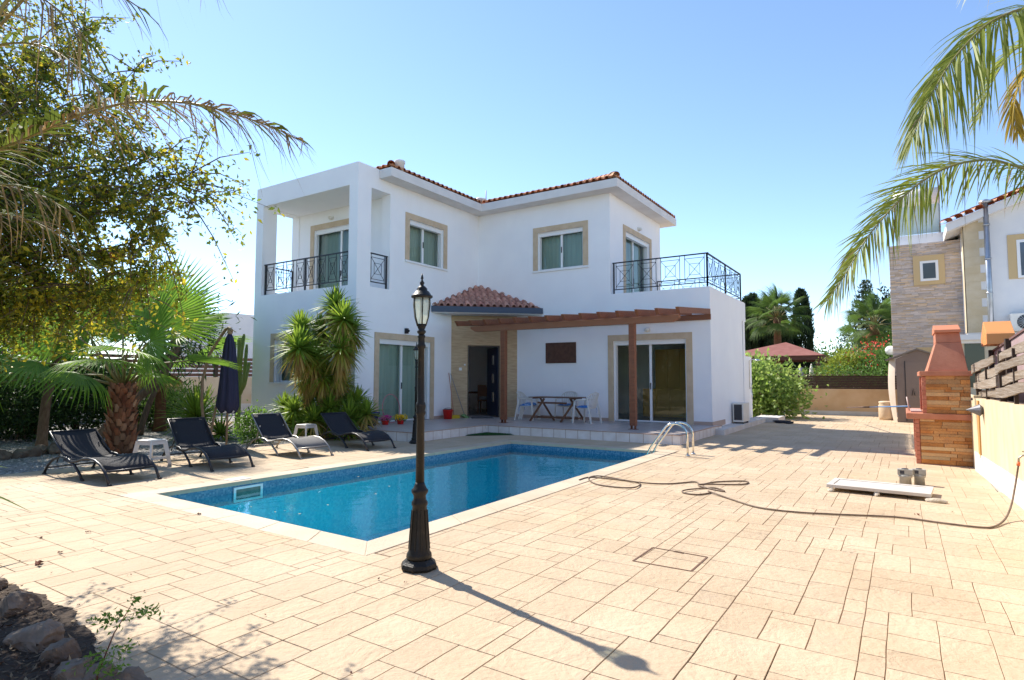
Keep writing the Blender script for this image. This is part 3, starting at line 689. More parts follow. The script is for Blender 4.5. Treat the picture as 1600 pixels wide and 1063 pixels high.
# interior things
CAB = mat('ochre_wood', (.70, .42, .10), .5, (.55, .30, .08), 4, stretch=(1, 1, .2))
cb = thing('cabinet', 'tall ochre wooden cabinet standing inside behind the right sliding door', 'cabinet', (-5.9, 19.2, Z1))
m = MB(); m.box(-6.75, -5.5, 18.9, 19.4, Z1+.9, 2.4); m.box(-7.15, -5.3, 18.8, 19.4, Z1, Z1+.9); m.build('carcass', CAB, cb, bevel=.01)
m = MB()
for k in range(3): m.box(-6.72+k*.41, -6.35+k*.41, 18.87, 18.895, Z1+.95, 2.35)
for k in range(4): m.box(-7.12+k*.46, -6.7+k*.46, 18.77, 18.795, Z1+.05, Z1+.85)
m.build('cabinet_door', mat('darker_ochre', (.60, .34, .09), .5), cb)
m = MB(); m.box(-5.28, -4.75, 18.5, 19.1, Z1+1.1, 2.05); m.box(-5.1, -4.9, 18.6, 19.0, Z1, Z1+1.1); tag(m.build('white_cupboard', UPVC), 'white cupboard standing inside at the right of the ochre cabinet', 'cupboard')
CHW = mat('chestnut_chair', (.16, .06, .025), .5)
def wchair():
    t = thing('dining_chair', 'brown wooden dining chair seen inside through the open front door', 'chair', (0, 0, Z1), 0, 'dining chairs in the dark hall')
    m = LM(); m.box(-.22, .22, -.22, .22, .43, .47); m.build('seat', CHW, t)
    m = LM(); m.box(-.22, .22, .19, .22, .6, 1.0); m.box(-.22, -.18, .18, .22, .47, .6); m.box(.18, .22, .18, .22, .47, .6); m.build('backrest', CHW, t)
    for x in (-.2, .2):
        for y in (-.2, .2): m = LM(); m.box(x-.02, x+.02, y-.02, y+.02, 0, .43); m.build('leg', CHW, t)
    return t
wc = wchair(); wc.location = (-12.5, 17.4, Z1); wc.rotation_euler = (0, 0, PI+.4); wc['label'] = 'brown wooden dining chair nearest the open front door, inside'
dup(wc, (-12.1, 18.2, Z1), .3, 'brown wooden dining chair deeper in the hall, right of the front one')
tb = thing('dining_table', 'brown dining table standing in the dark hall behind the chairs', 'table', (-13.2, 18.1, Z1))
m = MB(); m.box(-14.2, -12.6, 17.75, 18.6, .9, .95); m.build('table_top', CHW, tb)
for x in (-14.1, -12.7):
    for y in (17.85, 18.5): m = MB(); m.box(x-.03, x+.03, y-.03, y+.03, Z1, .9); m.build('leg', CHW, tb)

# ================================================================== PERGOLA
pg = thing('pergola', 'brown timber pergola with two posts leaning rafters on the villa wall', 'pergola', (-7.4, 13.87, Z1))
for x in (-9.32, -5.52):
    m = MB(); m.box(x-.075, x+.075, 13.8, 13.94, Z1+.09, 2.79); po = m.build('post', WOOD, pg, bevel=.006)
    m = MB(); m.box(x-.11, x+.11, 13.79, 13.95, Z1, Z1+.008); m.box(x-.055, x-.04, 13.82, 13.92, Z1, Z1+.09); m.box(x+.04, x+.055, 13.82, 13.92, Z1, Z1+.09); m.build('post_foot', mat('rusty_bracket', (.16, .06, .03), .8), po)
m = MB(); m.add([(x, y, z) for y in (13.80, 13.94) for x, z in ((-10.28, 2.79), (-4.5, 2.79), (-4.34, 2.88), (-4.34, 2.95), (-10.44, 2.95), (-10.44, 2.88))], [(0, 1, 2, 3, 4, 5), (11, 10, 9, 8, 7, 6)]+[(i, (i+6), (i+1) % 6+6, (i+1) % 6) for i in range(6)]); m.build('beam', WOOD, pg, bevel=.005)
m = MB(); m.box(-10.3, -4.22, 16.11, 16.165, 3.02, 3.17); m.build('wall_plate', WOOD, pg)
for k in range(14):
    x = -10.66+k*.493; m = MB(); m.beam((x, 13.38, 3.015), (x, 16.10, 3.235), .075, .14)
    q_ = m.v; m.v = [(a, b+(.10 if (b < 13.5 and c < 3.0) else 0), c) for a, b, c in q_]
    m.build('rafter', WOOD, pg, bevel=.004)

# ================================================================== LAMP POSTS
LPM = mat('black_lamp_paint', (.018, .017, .015), .45, (.055, .042, .03), 20, bump=.2, bscale=60, metal=0, spec=.25, contrast=(.6, .8))
def lampglass():
    m = bpy.data.materials.new('lantern_glass'); m.use_nodes = True; t = m.node_tree; b = t.nodes['Principled BSDF']
    b.inputs['Base Color'].default_value = (.72, .74, .68, 1); b.inputs['Roughness'].default_value = .15
    tr = N(t, 'ShaderNodeBsdfTransparent'); tr.inputs[0].default_value = (.85, .92, .88, 1); tl = N(t, 'ShaderNodeBsdfTranslucent'); tl.inputs[0].default_value = (.85, .82, .68, 1); m1 = N(t, 'ShaderNodeMixShader'); m1.inputs[0].default_value = .5
    m2 = N(t, 'ShaderNodeMixShader'); m2.inputs[0].default_value = .62; L = t.links.new
    L(b.outputs[0], m1.inputs[1]); L(tl.outputs[0], m1.inputs[2]); L(m1.outputs[0], m2.inputs[1]); L(tr.outputs[0], m2.inputs[2]); L(m2.outputs[0], t.nodes['Material Output'].inputs[0]); return m
LG = lampglass()
def lamp(label):
    t = thing('lamp_post', label, 'lamp post', (-3.15, 3.53, 0), 0, 'black garden lamp posts')
    m = LM(); m.lathe([(.135, 0), (.145, .02), (.135, .045), (.115, .06), (.10, .075)], n=8, smooth=False, rot=PI/8); m.lathe([(.085, .07), (.098, .09), (.094, .115), (.083, .13), (.066, .30), (.057, .43), (.055, .47), (.062, .48), (.062, .50), (.048, .52), (.048, .55), (.063, .575), (.065, .59), (.052, .605), (.04, .63), (.035, .65)], n=24)
    for k in range(10):
        a = 2*PI*k/10; c, s_ = math.cos(a), math.sin(a); m.beam((c*.079, s_*.079, .15), (c*.058, s_*.058, .44), .012, .010)
    m.build('base', LPM, t)
    m = LM(); m.lathe([(.034, .65), (.030, 1.16), (.036, 1.17), (.040, 1.185), (.034, 1.20), (.040, 1.235), (.034, 1.26), (.028, 1.27), (.024, 1.68), (.032, 1.69), (.034, 1.71), (.027, 1.72), (.025, 1.765), (.032, 1.775), (.026, 1.79)], n=16)
    m.build('pole', LPM, t)
    lan = LM(); lan.lathe([(.02, 1.79), (.035, 1.81), (.035, 1.82), (.024, 1.83), (.032, 1.85), (.038, 1.875)], n=12)
    for k in range(6):
        a = 2*PI*k/6+.3; c, s_ = math.cos(a), math.sin(a)
        lan.tube([(c*.036, s_*.036, 1.86), (c*.058, s_*.058, 1.93), (c*.070, s_*.070, 2.03), (c*.067, s_*.067, 2.085)], .0045, 6)
    lan.lathe([(.07, 2.078), (.085, 2.085), (.085, 2.098), (.074, 2.104), (.058, 2.13), (.042, 2.142), (.042, 2.155), (.026, 2.172), (.014, 2.18), (.014, 2.188), (.020, 2.20), (.012, 2.212), (.006, 2.225), (.011, 2.237), (.003, 2.275)], n=12)
    la = lan.build('lantern', LPM, t)
    m = LM(); m.lathe([(.033, 1.87), (.055, 1.93), (.066, 2.03), (.064, 2.08)], n=12, smooth=False); m.build('glass', LG, la)
    return t
lp = lamp('black ornate lamp post standing on the paving in front of the pool')
dup(lp, (-9.17, 10.12, 0), 1.0, 'black lamp post by the terrace corner, mostly hidden by the front one')

# ================================================================== LOUNGERS
SLING = mat('black_sling', (.022, .022, .028), .75, bump=.5, bscale=300); SLING2 = mat('faded_grey_sling', (.17, .16, .15), .8, bump=.4, bscale=300)
ALU = mat('charcoal_tube', (.05, .05, .055), .4, metal=.5); ALU2 = mat('worn_silver_tube', (.36, .34, .31), .4, metal=.6)
def lounger(label, loc, rz, sl=SLING, tu=ALU, back=43, seat=SLING, fr_=None):
    t = thing('sun_lounger', label, 'sun lounger', loc, rz, 'four curved sun loungers by the pool'); W_ = .31; t.scale = (1, 1, .9)
    # side view: x from 0 (rear foot) to 1.95 (front foot)
    side = [(0, 0), (.10, .12), (.26, .24), (.46, .31), (.68, .335), (.92, .32), (1.2, .29), (1.45, .24), (1.68, .13), (1.80, .0)]
    side = [(0, 0), (.12, .13), (.30, .25), (.52, .315), (.74, .33), (.98, .27), (1.12, .26), (1.30, .31), (1.50, .34), (1.66, .29), (1.80, .17), (1.93, 0)]
    arch = [(0, 0), (.10, .13), (.27, .25), (.5, .315), (.72, .30), (.95, .2), (1.12, .07), (1.17, 0)]
    seatc = [(.62, .27), (.80, .25), (.98, .27), (1.16, .32), (1.34, .345), (1.52, .33), (1.68, .27), (1.82, .16), (1.93, 0)]
    for y in (-W_-.02, W_+.02):
        m = LM(); m.tube([(x, y, z+.015) for x, z in arch], .019, 8); m.tube([(x, y, z+.015) for x, z in seatc], .019, 8)
        for x in (0, 1.17, 1.93): m.tube([(x-.02, y, .012), (x+.035, y, .012)], .021, 8)
        m.build('side_tube', tu, t)
    for x, z in ((.62, .27), (1.80, .18), (.08, .1)): m = LM(); m.tube([(x, -W_-.02, z+.015), (x, W_+.02, z+.015)], .013, 6); m.build('cross_bar', tu, t)
    m = LM(); m.sm = True; pts = [(x, z+.03) for x, z in seatc[:-1]]; vs = []
    for x, z in pts:
        for k in range(5): y = -W_+2*W_*k/4; vs.append((x, y, z-.018*(1-(y/W_)**2)))
    n = len(pts); m.add(vs, [(i*5+k, (i+1)*5+k, (i+1)*5+k+1, i*5+k+1) for i in range(n-1) for k in range(4)]); o = m.build('seat', seat, t); so_ = o.modifiers.new('s', 'SOLIDIFY'); so_.thickness = .006
    # backrest
    a = math.radians(back); bx, bz = .66, .27; Lb = .74; m = LM(); m.sm = True; vs = []
    for i in range(9):
        d_ = Lb*i/8; cx = bx-math.cos(a)*d_; cz = bz+math.sin(a)*d_; nx_, nz = math.sin(a), math.cos(a); bow = .03*math.sin(PI*i/8)
        for k in range(5): y = -W_+2*W_*k/4; vs.append((cx-nx_*(bow)+0, y, cz-nz*bow-.012*(1-(y/W_)**2)))
    m.add(vs, [(i*5+k, (i+1)*5+k, (i+1)*5+k+1, i*5+k+1) for i in range(8) for k in range(4)]); o = m.build('backrest', sl, t); so_ = o.modifiers.new('s', 'SOLIDIFY'); so_.thickness = .006
    m = LM(); T = (bx-math.cos(a)*Lb, bz+math.sin(a)*Lb)
    m.tube([(bx, -W_, bz), (T[0], -W_, T[1]), (T[0], W_, T[1]), (bx, W_, bz)], .014, 6); m.build('backrest_frame', tu, t)
    m = LM(); c_ = (bx-math.cos(a)*Lb*.55, bz+math.sin(a)*Lb*.55)
    for y in (-.25, .25): m.tube([(c_[0], y, c_[1]), (.2, y, .2)], .009, 6)
    m.build('support_strut', tu, t); return t
lounger('black curved sun lounger with a patch of sun on its backrest, closest to the camera', (-10.93, 4.13, 0), math.radians(2), back=36)
lounger('all black sun lounger between the white stool and the closed parasol', (-10.93, 5.86, 0), math.radians(-6), back=47)
lounger('sun lounger with a faded grey seat and silver frame in front of the yucca', (-10.98, 7.5, 0), math.radians(-5), tu=ALU2, back=47, seat=SLING2)
lounger('black sun lounger nearest the terrace, beside the far white stool', (-10.85, 9.15, 0), math.radians(-9), back=40)
def stool(label, loc, rz):
    t = thing('plastic_stool', label, 'stool', loc, rz, 'white plastic stools between the loungers')
    m = LM(); m.box(-.155, .155, -.155, .155, .40, .43); m.build('seat', WPLAS, t, bevel=.012)
    m = LM(); m.box(-.145, .145, -.148, -.138, .35, .40); m.box(-.145, .145, .138, .148, .35, .40); m.box(-.148, -.138, -.138, .138, .35, .40); m.box(.138, .148, -.138, .138, .35, .40); m.build('apron', WPLAS, t)
    for i in (-1, 1):
        for j in (-1, 1): m = LM(); m.beam((i*.195, j*.195, 0), (i*.135, j*.135, .40), .055, .03, upv=(i, -j, 0), w2=.07); m.build('leg', WPLAS, t, bevel=.004)
    m = LM()
    for a, b in (((-1, -1), (1, -1)), ((-1, 1), (1, 1))): m.beam((a[0]*.178, a[1]*.178, .11), (b[0]*.178, b[1]*.178, .11), .012, .04)
    for a, b in (((-1, -1), (-1, 1)), ((1, -1), (1, 1))): m.beam((a[0]*.178, a[1]*.16, .13), (b[0]*.178, b[1]*.16, .13), .012, .04)
    m.build('stretcher', WPLAS, t); return t
stool('white plastic stool between the two nearest loungers, by the palm trunk', (-10.5, 5.13, 0), .3)
stool('white plastic stool in front of the yucca bush, between the far loungers', (-11.15, 8.72, 0), .1)

# cantilever parasol ------------------------------------------------------------
NAVY = mat('navy_canvas', (.022, .024, .055), .85, (.035, .035, .07), 4, stretch=(8, 8, .4)); BW = mat('weathered_pole', (.34, .24, .15), .7, (.25, .17, .10), 5, stretch=(8, 8, .5))
pr = thing('cantilever_parasol', 'closed navy blue parasol hanging from a curved wooden arm behind the loungers', 'parasol', (-12.35, 7.4, 0))
pxy = V((-12.06, 7.41))
m = MB(); pts = [atd(340, 706, 13.0)]
cur = [(-12.62, 7.35, 0), (-12.75, 7.3, .45), (-12.86, 7.3, .9), (-12.9, 7.32, 1.4), (-12.75, 7.36, 1.95), (-12.5, 7.4, 2.25), (-12.22, 7.41, 2.5), (-12.1, 7.41, 2.53), (-11.98, 7.41, 2.46)]
m.tube(cur, .032, 8); m.tube([(-12.62, 7.35, 0.0), (-12.5, 7.37, .6), (-12.4, 7.39, 1.0)], .025, 8); m.build('arm', BW, pr)
m = MB(); m.tube([(pxy.x, pxy.y, 0.02), (pxy.x, pxy.y, 2.44)], .022, 8); m.lathe([(.03, 2.38), (.06, 2.42), (.05, 2.48), (.02, 2.5)], (pxy.x, pxy.y, 0)); m.build('pole', BW, pr)
m = MB(); vs = []; nn = 48; lev = [(2.40, .035), (2.3, .075), (2.1, .115), (1.8, .145), (1.4, .175), (1.05, .20), (.86, .215), (.80, .20), (.73, .15)]
for z, r in lev:
    for k in range(nn):
        a = 2*PI*k/nn; fold = .75+.32*abs(math.sin(4*a+z*.25))+.05*math.sin(9*a+z*3); vs.append((pxy.x+r*fold*math.cos(a), pxy.y+r*fold*math.sin(a), z+(.035*math.sin(5*a) if z < .9 else 0)))
m.sm = True; m.add(vs, [(i*nn+(k+1) % nn, i*nn+k, (i+1)*nn+k, (i+1)*nn+(k+1) % nn) for i in range(len(lev)-1) for k in range(nn)]); m.build('canopy', NAVY, pr)
m = MB(); m.box(-12.75, -12.35, 7.2, 7.6, -.02, .05); m.build('base_slab', mat('concrete', (.35, .33, .3), .9), pr, bevel=.01)

# ================================================================== TERRACE FURNITURE
TBW = mat('dark_teak', (.13, .06, .03), .5, (.20, .10, .055), 4, stretch=(2, 14, 14))
gt = thing('garden_table', 'folding dark wooden garden table with crossed legs on the terrace', 'table', (-8.35, 15.15, Z1))
m = MB()
for k in range(8): m.box(-9.08, -7.58, 14.79+k*.09, 14.79+k*.09+.078, .90, .925)
m.box(-8.95, -8.9, 14.8, 15.5, .87, .9); m.box(-7.76, -7.71, 14.8, 15.5, .87, .9); m.build('table_top', TBW, gt, bevel=.004)
for x in (-8.83, -7.83):
    for y in (14.86, 15.44):
        s_ = .24 if y < 15 else -.24; m = MB(); m.beam((x-s_, y, Z1), (x+s_, y, .88), .055, .028, upv=(0, 1, 0)); m.build('leg', TBW, gt)
m = MB(); m.beam((-9.0, 15.15, .33), (-7.66, 15.15, .33), .02, .05); m.beam((-8.8, 14.84, .76), (-7.86, 14.84, .76), .02, .05)
for x in (-8.99, -7.67): m.beam((x, 14.86, .33), (x, 15.46, .33), .03, .03)
m.build('stretcher', TBW, gt)
def pchair(label, loc, rz):
    t = thing('garden_chair', label, 'chair', loc, rz, 'white plastic chairs round the garden table')   # faces -y
    m = LM(); m.sm = True; vs = []
    for i in range(6):
        y = -.22+.42*i/5; z = .42-.02*math.sin(PI*i/5)+(.01 if i == 0 else 0)
        for k in range(6): x = (-.22+.44*k/5)*(1-.12*i/5); vs.append((x, y, z+.02*(x/.22)**2))
    m.add(vs, [(i*6+k, i*6+k+1, (i+1)*6+k+1, (i+1)*6+k) for i in range(5) for k in range(5)]); o = m.build('seat', WPLAS, t); s_ = o.modifiers.new('s', 'SOLIDIFY'); s_.thickness = .015
    m = LM()
    for k in range(7):
        x = -.17+.34*k/6; m.beam((x*.9, .20, .42), (x*1.15, .31-.05*(abs(x)/.17)**2, .80), .036, .008, upv=(0, -1, .2))
    m.tube([(-.255, .14, .66), (-.235, .22, .76), (-.15, .285, .82), (0, .31, .84), (.15, .285, .82), (.235, .22, .76), (.255, .14, .66)], .018, 6); m.build('backrest', WPLAS, t)
    for s in (-1, 1):
        m = LM(); m.tube([(s*.255, .16, .66), (s*.27, 0, .64), (s*.265, -.16, .635), (s*.25, -.23, .60)], .02, 6); m.build('armrest', WPLAS, t)
        m = LM(); m.beam((s*.27, -.28, 0), (s*.25, -.22, .62), .05, .025, upv=(1, 0, 0)); m.build('leg', WPLAS, t, bevel=.004)
        m = LM(); m.beam((s*.25, .32, 0), (s*.235, .17, .68), .05, .025, upv=(1, 0, 0)); m.build('leg', WPLAS, t, bevel=.004)
    return t
BLU = mat('blue_cushion_cloth', (.05, .19, .50), .85, (.35, .5, .72), 9, contrast=(.5, .6))
chs = [((-9.35, 15.2, Z1), PI/2+.15, 'white plastic chair with blue cushion at the left end of the garden table'), ((-9.62, 15.75, Z1), PI/2+.5, 'white plastic chair standing in the corner left of the table, against the wall'), ((-8.35, 15.78, Z1), 0.05, 'white plastic chair behind the garden table, its back to the wall'), ((-7.35, 15.05, Z1), -PI/2-.15, 'white plastic chair pulled up at the right end of the garden table')]
for (l, rz, lb) in chs:
    pchair(lb, l, rz)
    m = LM(); m.sm = True; vs = []
    for i in range(8):
        for k in range(8): u, v_ = k/7-.5, i/7-.5; vs.append((u*.4, v_*.38-.02, .455+.035*(1-(2*u)**4)*(1-(2*v_)**4)+.006*math.sin(u*20+v_*14)))
    n0 = 64; vs += [(x, y, .43) for x, y, z in vs[:64]]
    fs = [(i*8+k, i*8+k+1, (i+1)*8+k+1, (i+1)*8+k) for i in range(7) for k in range(7)]; edge = [k for k in range(8)]+[8*i+7 for i in range(1, 8)]+[56+k for k in range(6, -1, -1)]+[8*i for i in range(6, 0, -1)]
    fs += [(edge[i], 64+edge[i], 64+edge[(i+1) % len(edge)], edge[(i+1) % len(edge)]) for i in range(len(edge))]
    m.add(vs, fs)
    for s in (-1, 1): m.tube([(s*.19, .17, .44), (s*.22, .2, .36), (s*.21, .19, .28)], .006, 5)
    c_ = m.build('seat_cushion', BLU); c_.location = l; c_.rotation_euler = (0, 0, rz); tag(c_, ['blue cushion on the chair at the left end of the garden table', 'blue cushion on the chair in the corner by the wall', 'blue cushion on the chair behind the garden table', 'blue cushion on the chair at the right end of the garden table'][[c[0] for c in chs].index(l)], 'cushion', 'blue cushions on the garden chairs')

# bucket, mop, broom ---------------------------------------------------------------
RED = mat('red_plastic', (.62, .02, .015), .35)
bk_ = thing('bucket', 'red plastic bucket standing by the villa wall left of the entrance', 'bucket', (-11.62, 14.25, Z1))
m = LM(); m.lathe([(.12, 0), (.155, .26), (.165, .265), (.165, .285), (.15, .285), (.145, .26), (.11, .02)], n=20); m.build('body', RED, bk_)
m = LM(); m.tube([(.16*math.cos(a), .16*math.sin(a)*.5-.02, .28+.05*math.sin(a)) for a in [PI*k/10 for k in range(11)]], .006, 6); m.build('handle', DARKM, bk_)
m = LM(); m.lathe([(.1, .2), (.13, .27), (.13, .3), (.05, .3)], n=14); m.build('wringer', mat('dark_plastic', (.05, .05, .06), .5), bk_)
br_ = thing('broom', 'broom with a reddish wooden handle leaning on the wall by the red bucket', 'broom', (-11.7, 14.42, Z1))
m = MB(); m.tube([(-11.6, 14.52, Z1+.1), (-11.88, 14.60, 1.62)], .011, 8); m.build('handle', mat('red_brown_handle', (.42, .16, .10), .6), br_)
m = MB(); m.beam((-11.62, 14.38, Z1+.08), (-11.52, 14.68, Z1+.08), .05, .05); m.beam((-11.62, 14.38, Z1+.03), (-11.52, 14.68, Z1+.03), .07, .07); m.build('brush_head', mat('yellow_brush', (.6, .42, .03), .7), br_)
mp_ = thing('mop', 'thin grey handled mop leaning against the striped stone by the entrance', 'mop', (-11.6, 14.85, Z1))
m = MB(); m.tube([(-11.48, 14.92, Z1+.05), (-11.86, 14.66, 1.6)], .009, 8); m.build('handle', mat('grey_handle', (.16, .19, .24), .5), mp_)
m = MB(); m.blob((-11.47, 14.93, Z1+.04), (.11, .09, .05), 4, 8, .5); m.build('mop_head', mat('green_mop', (.18, .3, .12), .9), mp_)
# flower pots and hoop
BP = mat('blue_glazed_pot', (.03, .04, .12), .25)
def flowers(name, c, colr, label, n, potmat, r=.16):
    t = thing(name, label, 'flowers', c); m = LM(); m.lathe([(.08, 0), (.1, .1), (.105, .11), (.09, .11)], n=14); m.build('pot', potmat, t)
    rs_ = np.random.default_rng(int(abs(c[0]*100))); v, f = cloud(rs_, [(c[0], c[1], c[2]+.18, r, r, .09)], n, .04, .03, shell=.2); npbuild('blossom', v, f, mat('petal_%d' % int(colr[1]*100), colr, .7, island=.3, transl=.3), t)
    v, f = cloud(rs_, [(c[0], c[1], c[2]+.12, r*.8, r*.8, .05)], n//3, .05, .02); npbuild('leaves', v, f, mat('flower_leaf', (.05, .12, .03), .7, island=.3), t)
flowers('flower_pot', (-11.55, 11.55, Z1), (.65, .08, .35), 'pot of bright pink flowers beside the left sliding door', 260, RED)
flowers('flower_pot', (-11.38, 11.95, Z1), (.75, .55, .03), 'pot of yellow flowers left of the sliding door, beside the pink ones', 320, RED, .2)
pt = MB(); pt.lathe([(.12, 0), (.2, .3), (.22, .31), (.22, .35), (.19, .35), (.17, .3)], (-11.6, 11.1, Z1), 20); tag(pt.build('plant_pot', BP), 'dark blue glazed plant pot at the left end of the terrace', 'plant pot')
m = MB(); c = V((-11.83, 12.05, Z1+.40)); m.tube([(c.x-.0+.07*math.cos(a)*0-.11*math.sin(a)*.4, c.y+.33*math.cos(a), c.z+.39*math.sin(a)) for a in [2*PI*k/40 for k in range(40)]], .012, 8, closed=True)
tag(m.build('hula_hoop', mat('pink_plastic', (.55, .22, .25), .5)), 'faded pink hula hoop leaning against the left sliding door', 'hoop')
m = MB(); m.add([(-9.28, 12.1, .012), (-8.4, 12.95, .012), (-9.28, 12.99, .012), (-9.3, 12.1, .0), (-8.38, 12.97, .0), (-9.3, 13.0, .0)], [(0, 1, 2), (3, 5, 4), (0, 3, 4, 1), (1, 4, 5, 2), (2, 5, 3, 0)])
gm = thing('green_mat', 'triangular corner mat of dark green artificial grass by the terrace step', 'mat', (-9.0, 12.8, 0)); m.build('backing', mat('green_backing', (.02, .06, .02), .95), gm)
P = []
while len(P) < 5000:
    a, b = rs.random(2)
    if a+b < 1: P.append((-9.27+.84*a, 12.98-.86*b+.0*a, .012))
P = np.array(P); D = unit(rs.normal(size=P.shape)*.35+np.array([0, 0, 1])); S = unit(np.cross(D, rs.normal(size=P.shape))); v, f = leafmesh(P, D, S, np.full(len(P), .028), np.full(len(P), .008)); npbuild('pile', v, f, mat('plastic_grass', (.03, .11, .02), .7, island=.4), gm)

# AC unit, shower, bag -----------------------------------------------------------
ac = thing('air_conditioner', 'white air conditioner unit on the low step beside the villa side wall', 'air conditioner', (-4.05, 18.5, .145))
m = MB(); m.box(-4.20, -3.90, 18.25, 19.05, .19, .74); m.build('casing', WPLAS, ac, bevel=.01)
m = MB(); m.box(-4.16, -3.94, 18.242, 18.252, .25, .7); m.build('grille', mat('dark_grille', (.05, .05, .055), .6), ac)
m = MB(); m.box(-4.19, -3.91, 18.35, 18.4, .145, .19); m.box(-4.19, -3.91, 18.9, 18.95, .145, .19); m.build('feet', DARKM, ac)
sh = thing('outdoor_shower', 'chrome outdoor shower fixed to the back end of the villa side wall', 'shower', (-4.3, 21.3, 1.0))
m = MB(); x = -4.31; m.tube([(x, 21.2, 1.1), (x, 21.2, 2.05), (x+.05, 21.2, 2.09), (x+.25, 21.2, 2.1)], .014); m.build('riser_pipe', STEEL, sh)
m = MB(); m.lathe([(.02, 2.1), (.09, 2.07), (.09, 2.05)], (x+.27, 21.2, 0), 12); m.build('shower_head', STEEL, sh)
m = MB(); m.tube([(x+.02, 21.12, 1.15), (x+.02, 21.3, 1.15)], .025); m.tube([(x+.03, 21.22, 1.12), (x+.05, 21.25, .8), (x+.05, 21.35, .7), (x+.04, 21.4, .9), (x, 21.4, 1.3)], .008); m.build('mixer_tap', STEEL, sh)
m = MB(); m.tf = None; m.blob((-3.35, 21.3, .03), (.28, .16, .05), 5, 9, .6); m.blob((-3.1, 21.2, .03), (.12, .1, .05), 8, 8, .6); tag(m.build('black_cloth', mat('black_cloth', (.02, .02, .025), .9)), 'crumpled black cloth lying on the paving by the white step', 'cloth')

# pool ladder --------------------------------------------------------------------
ld = thing('pool_ladder', 'polished steel pool ladder with two arched handrails at the right pool edge', 'pool ladder', (-3.7, 11.45, 0))
for y in (11.27, 11.62):
    m = MB(); pts = [(-3.42, y, 0), (-3.42, y, .38)]+[(-3.66+.24*math.cos(a), y, .38+.22*math.sin(a)) for a in [PI*k/12 for k in range(1, 10)]]
    lx, lz = pts[-1][0], pts[-1][2]; pts += [(lx-.12, y, lz-.16), (-4.14, y, .12), (-4.26, y, -.1), (-4.28, y, -.3), (-4.28, y, -.95)]
    m.tube(pts, .021, 10); m.build('handrail', STEEL, ld)
    m = MB(); m.lathe([(.045, 0.004), (.045, .014), (.025, .03)], (-3.42, y, 0), 14); m.build('floor_flange', STEEL, ld)
for z in (-.35, -.6, -.85): m = MB(); m.box(-4.32, -4.24, 11.27, 11.62, z-.015, z+.015); m.build('tread', STEEL, ld)

# hose, tap ------------------------------------------------------------------------
HOS = mat('brown_hose', (.13, .085, .055), .6, (.20, .14, .10), 12)
def smooth(pts, n=6):
    P = [V(p) for p in pts]; out = []
    for i in range(len(P)-1):
        a, b, c, d = P[max(i-1, 0)], P[i], P[i+1], P[min(i+2, len(P)-1)]
        for k in range(n):
            t = k/n; out.append(.5*((2*b)+(c-a)*t+(2*a-5*b+4*c-d)*t*t+(3*b-a-3*c+d)*t**3))
    return out+[P[-1]]
def gp(px, py, z=.012): d = ray(px, py); return eye+d*((z-EYE)/d.z)
hp = [(905, 750), (925, 746), (985, 752), (1000, 756), (990, 762), (960, 761), (930, 756), (920, 747), (940, 744), (1000, 754), (1045, 756), (1085, 753), (1095, 757), (1120, 753), (1165, 752), (1160, 757), (1100, 757), (1092, 759), (1110, 764), (1132, 768), (1120, 763), (1100, 763), (1070, 766), (1068, 770), (1090, 773), (1110, 770), (1108, 768), (1145, 781), (1185, 793), (1240, 800), (1310, 804), (1400, 808), (1470, 817), (1530, 824)]
pts = [gp(a, b, .012+(.010 if i in (4, 9, 16, 22, 26) else 0)) for i, (a, b) in enumerate(hp)]
pts += [gp(1553, 823)]; z_ = lambda px, py, z: gp(px, py, z)
pts += [gp(1570, 812, .03), gp(1580, 790, .13), aty(1586, 760, 8.45), aty(1589, 742, 8.5), aty(1591, 728, 8.5)]
m = MB(); m.tube(smooth(pts, 5), .0095, 7); hs = tag(m.build('garden_hose', HOS), 'long brown garden hose lying in loops across the paving to the wall tap', 'hose')
e = aty(1591, 728, 8.5); e2 = aty(1592, 716, 8.52)
tp = thing('garden_tap', 'brass garden tap with an orange hose connector on the right boundary wall', 'tap', (e2.x, e2.y, e2.z))
m = MB(); m.tube([e, e.lerp(e2, .45)], .017, 10); m.build('hose_connector', mat('orange_plastic', (.75, .16, .05), .4), tp)
m = MB(); m.tube([e.lerp(e2, .45), e2, e2+V((.03, 0, .03)), e2+V((.16, 0, .035))], .011, 8); m.tube([e2+V((.06, 0, .03)), e2+V((.06, 0, .07))], .007); m.box(e2.x+.03, e2.x+.09, e2.y-.008, e2.y+.008, e2.z+.065, e2.z+.08); m.build('tap_body', mat('old_brass', (.45, .40, .30), .35, metal=.9), tp)

# white panel on bricks, cans --------------------------------------------------------
WP = mat('dusty_white_panel', (.62, .58, .52), .5, (.55, .49, .42), 4)
c0 = gp(1291, 757, .085); c1 = gp(1455, 773, .085)
du = (c1-c0); du.z = 0; LP_ = du.length; du.normalize(); dv = V((-du.y, du.x, 0))
hp_ = thing('hatch_panel', 'flat white framed panel lying on small blocks on the paving', 'panel', (c0.x, c0.y, 0))
F = lambda p: c0+du*p.x+dv*p.y+V((0, 0, p.z-c0.z))-hp_.location
WD = .62
m = MB(F); m.box(0, LP_, 0, .07, .05, .09); m.box(0, LP_, WD-.07, WD, .05, .09); m.box(0, .07, .07, WD-.07, .05, .09); m.box(LP_-.07, LP_, .07, WD-.07, .05, .09); m.build('frame', WP, hp_, bevel=.004)
m = MB(F); m.box(.07, LP_-.07, .07, WD-.07, .055, .082); m.build('panel', WP, hp_)
STN = mat('cream_block', (.6, .52, .42), .9, (.45, .38, .28), 8, bump=.4)
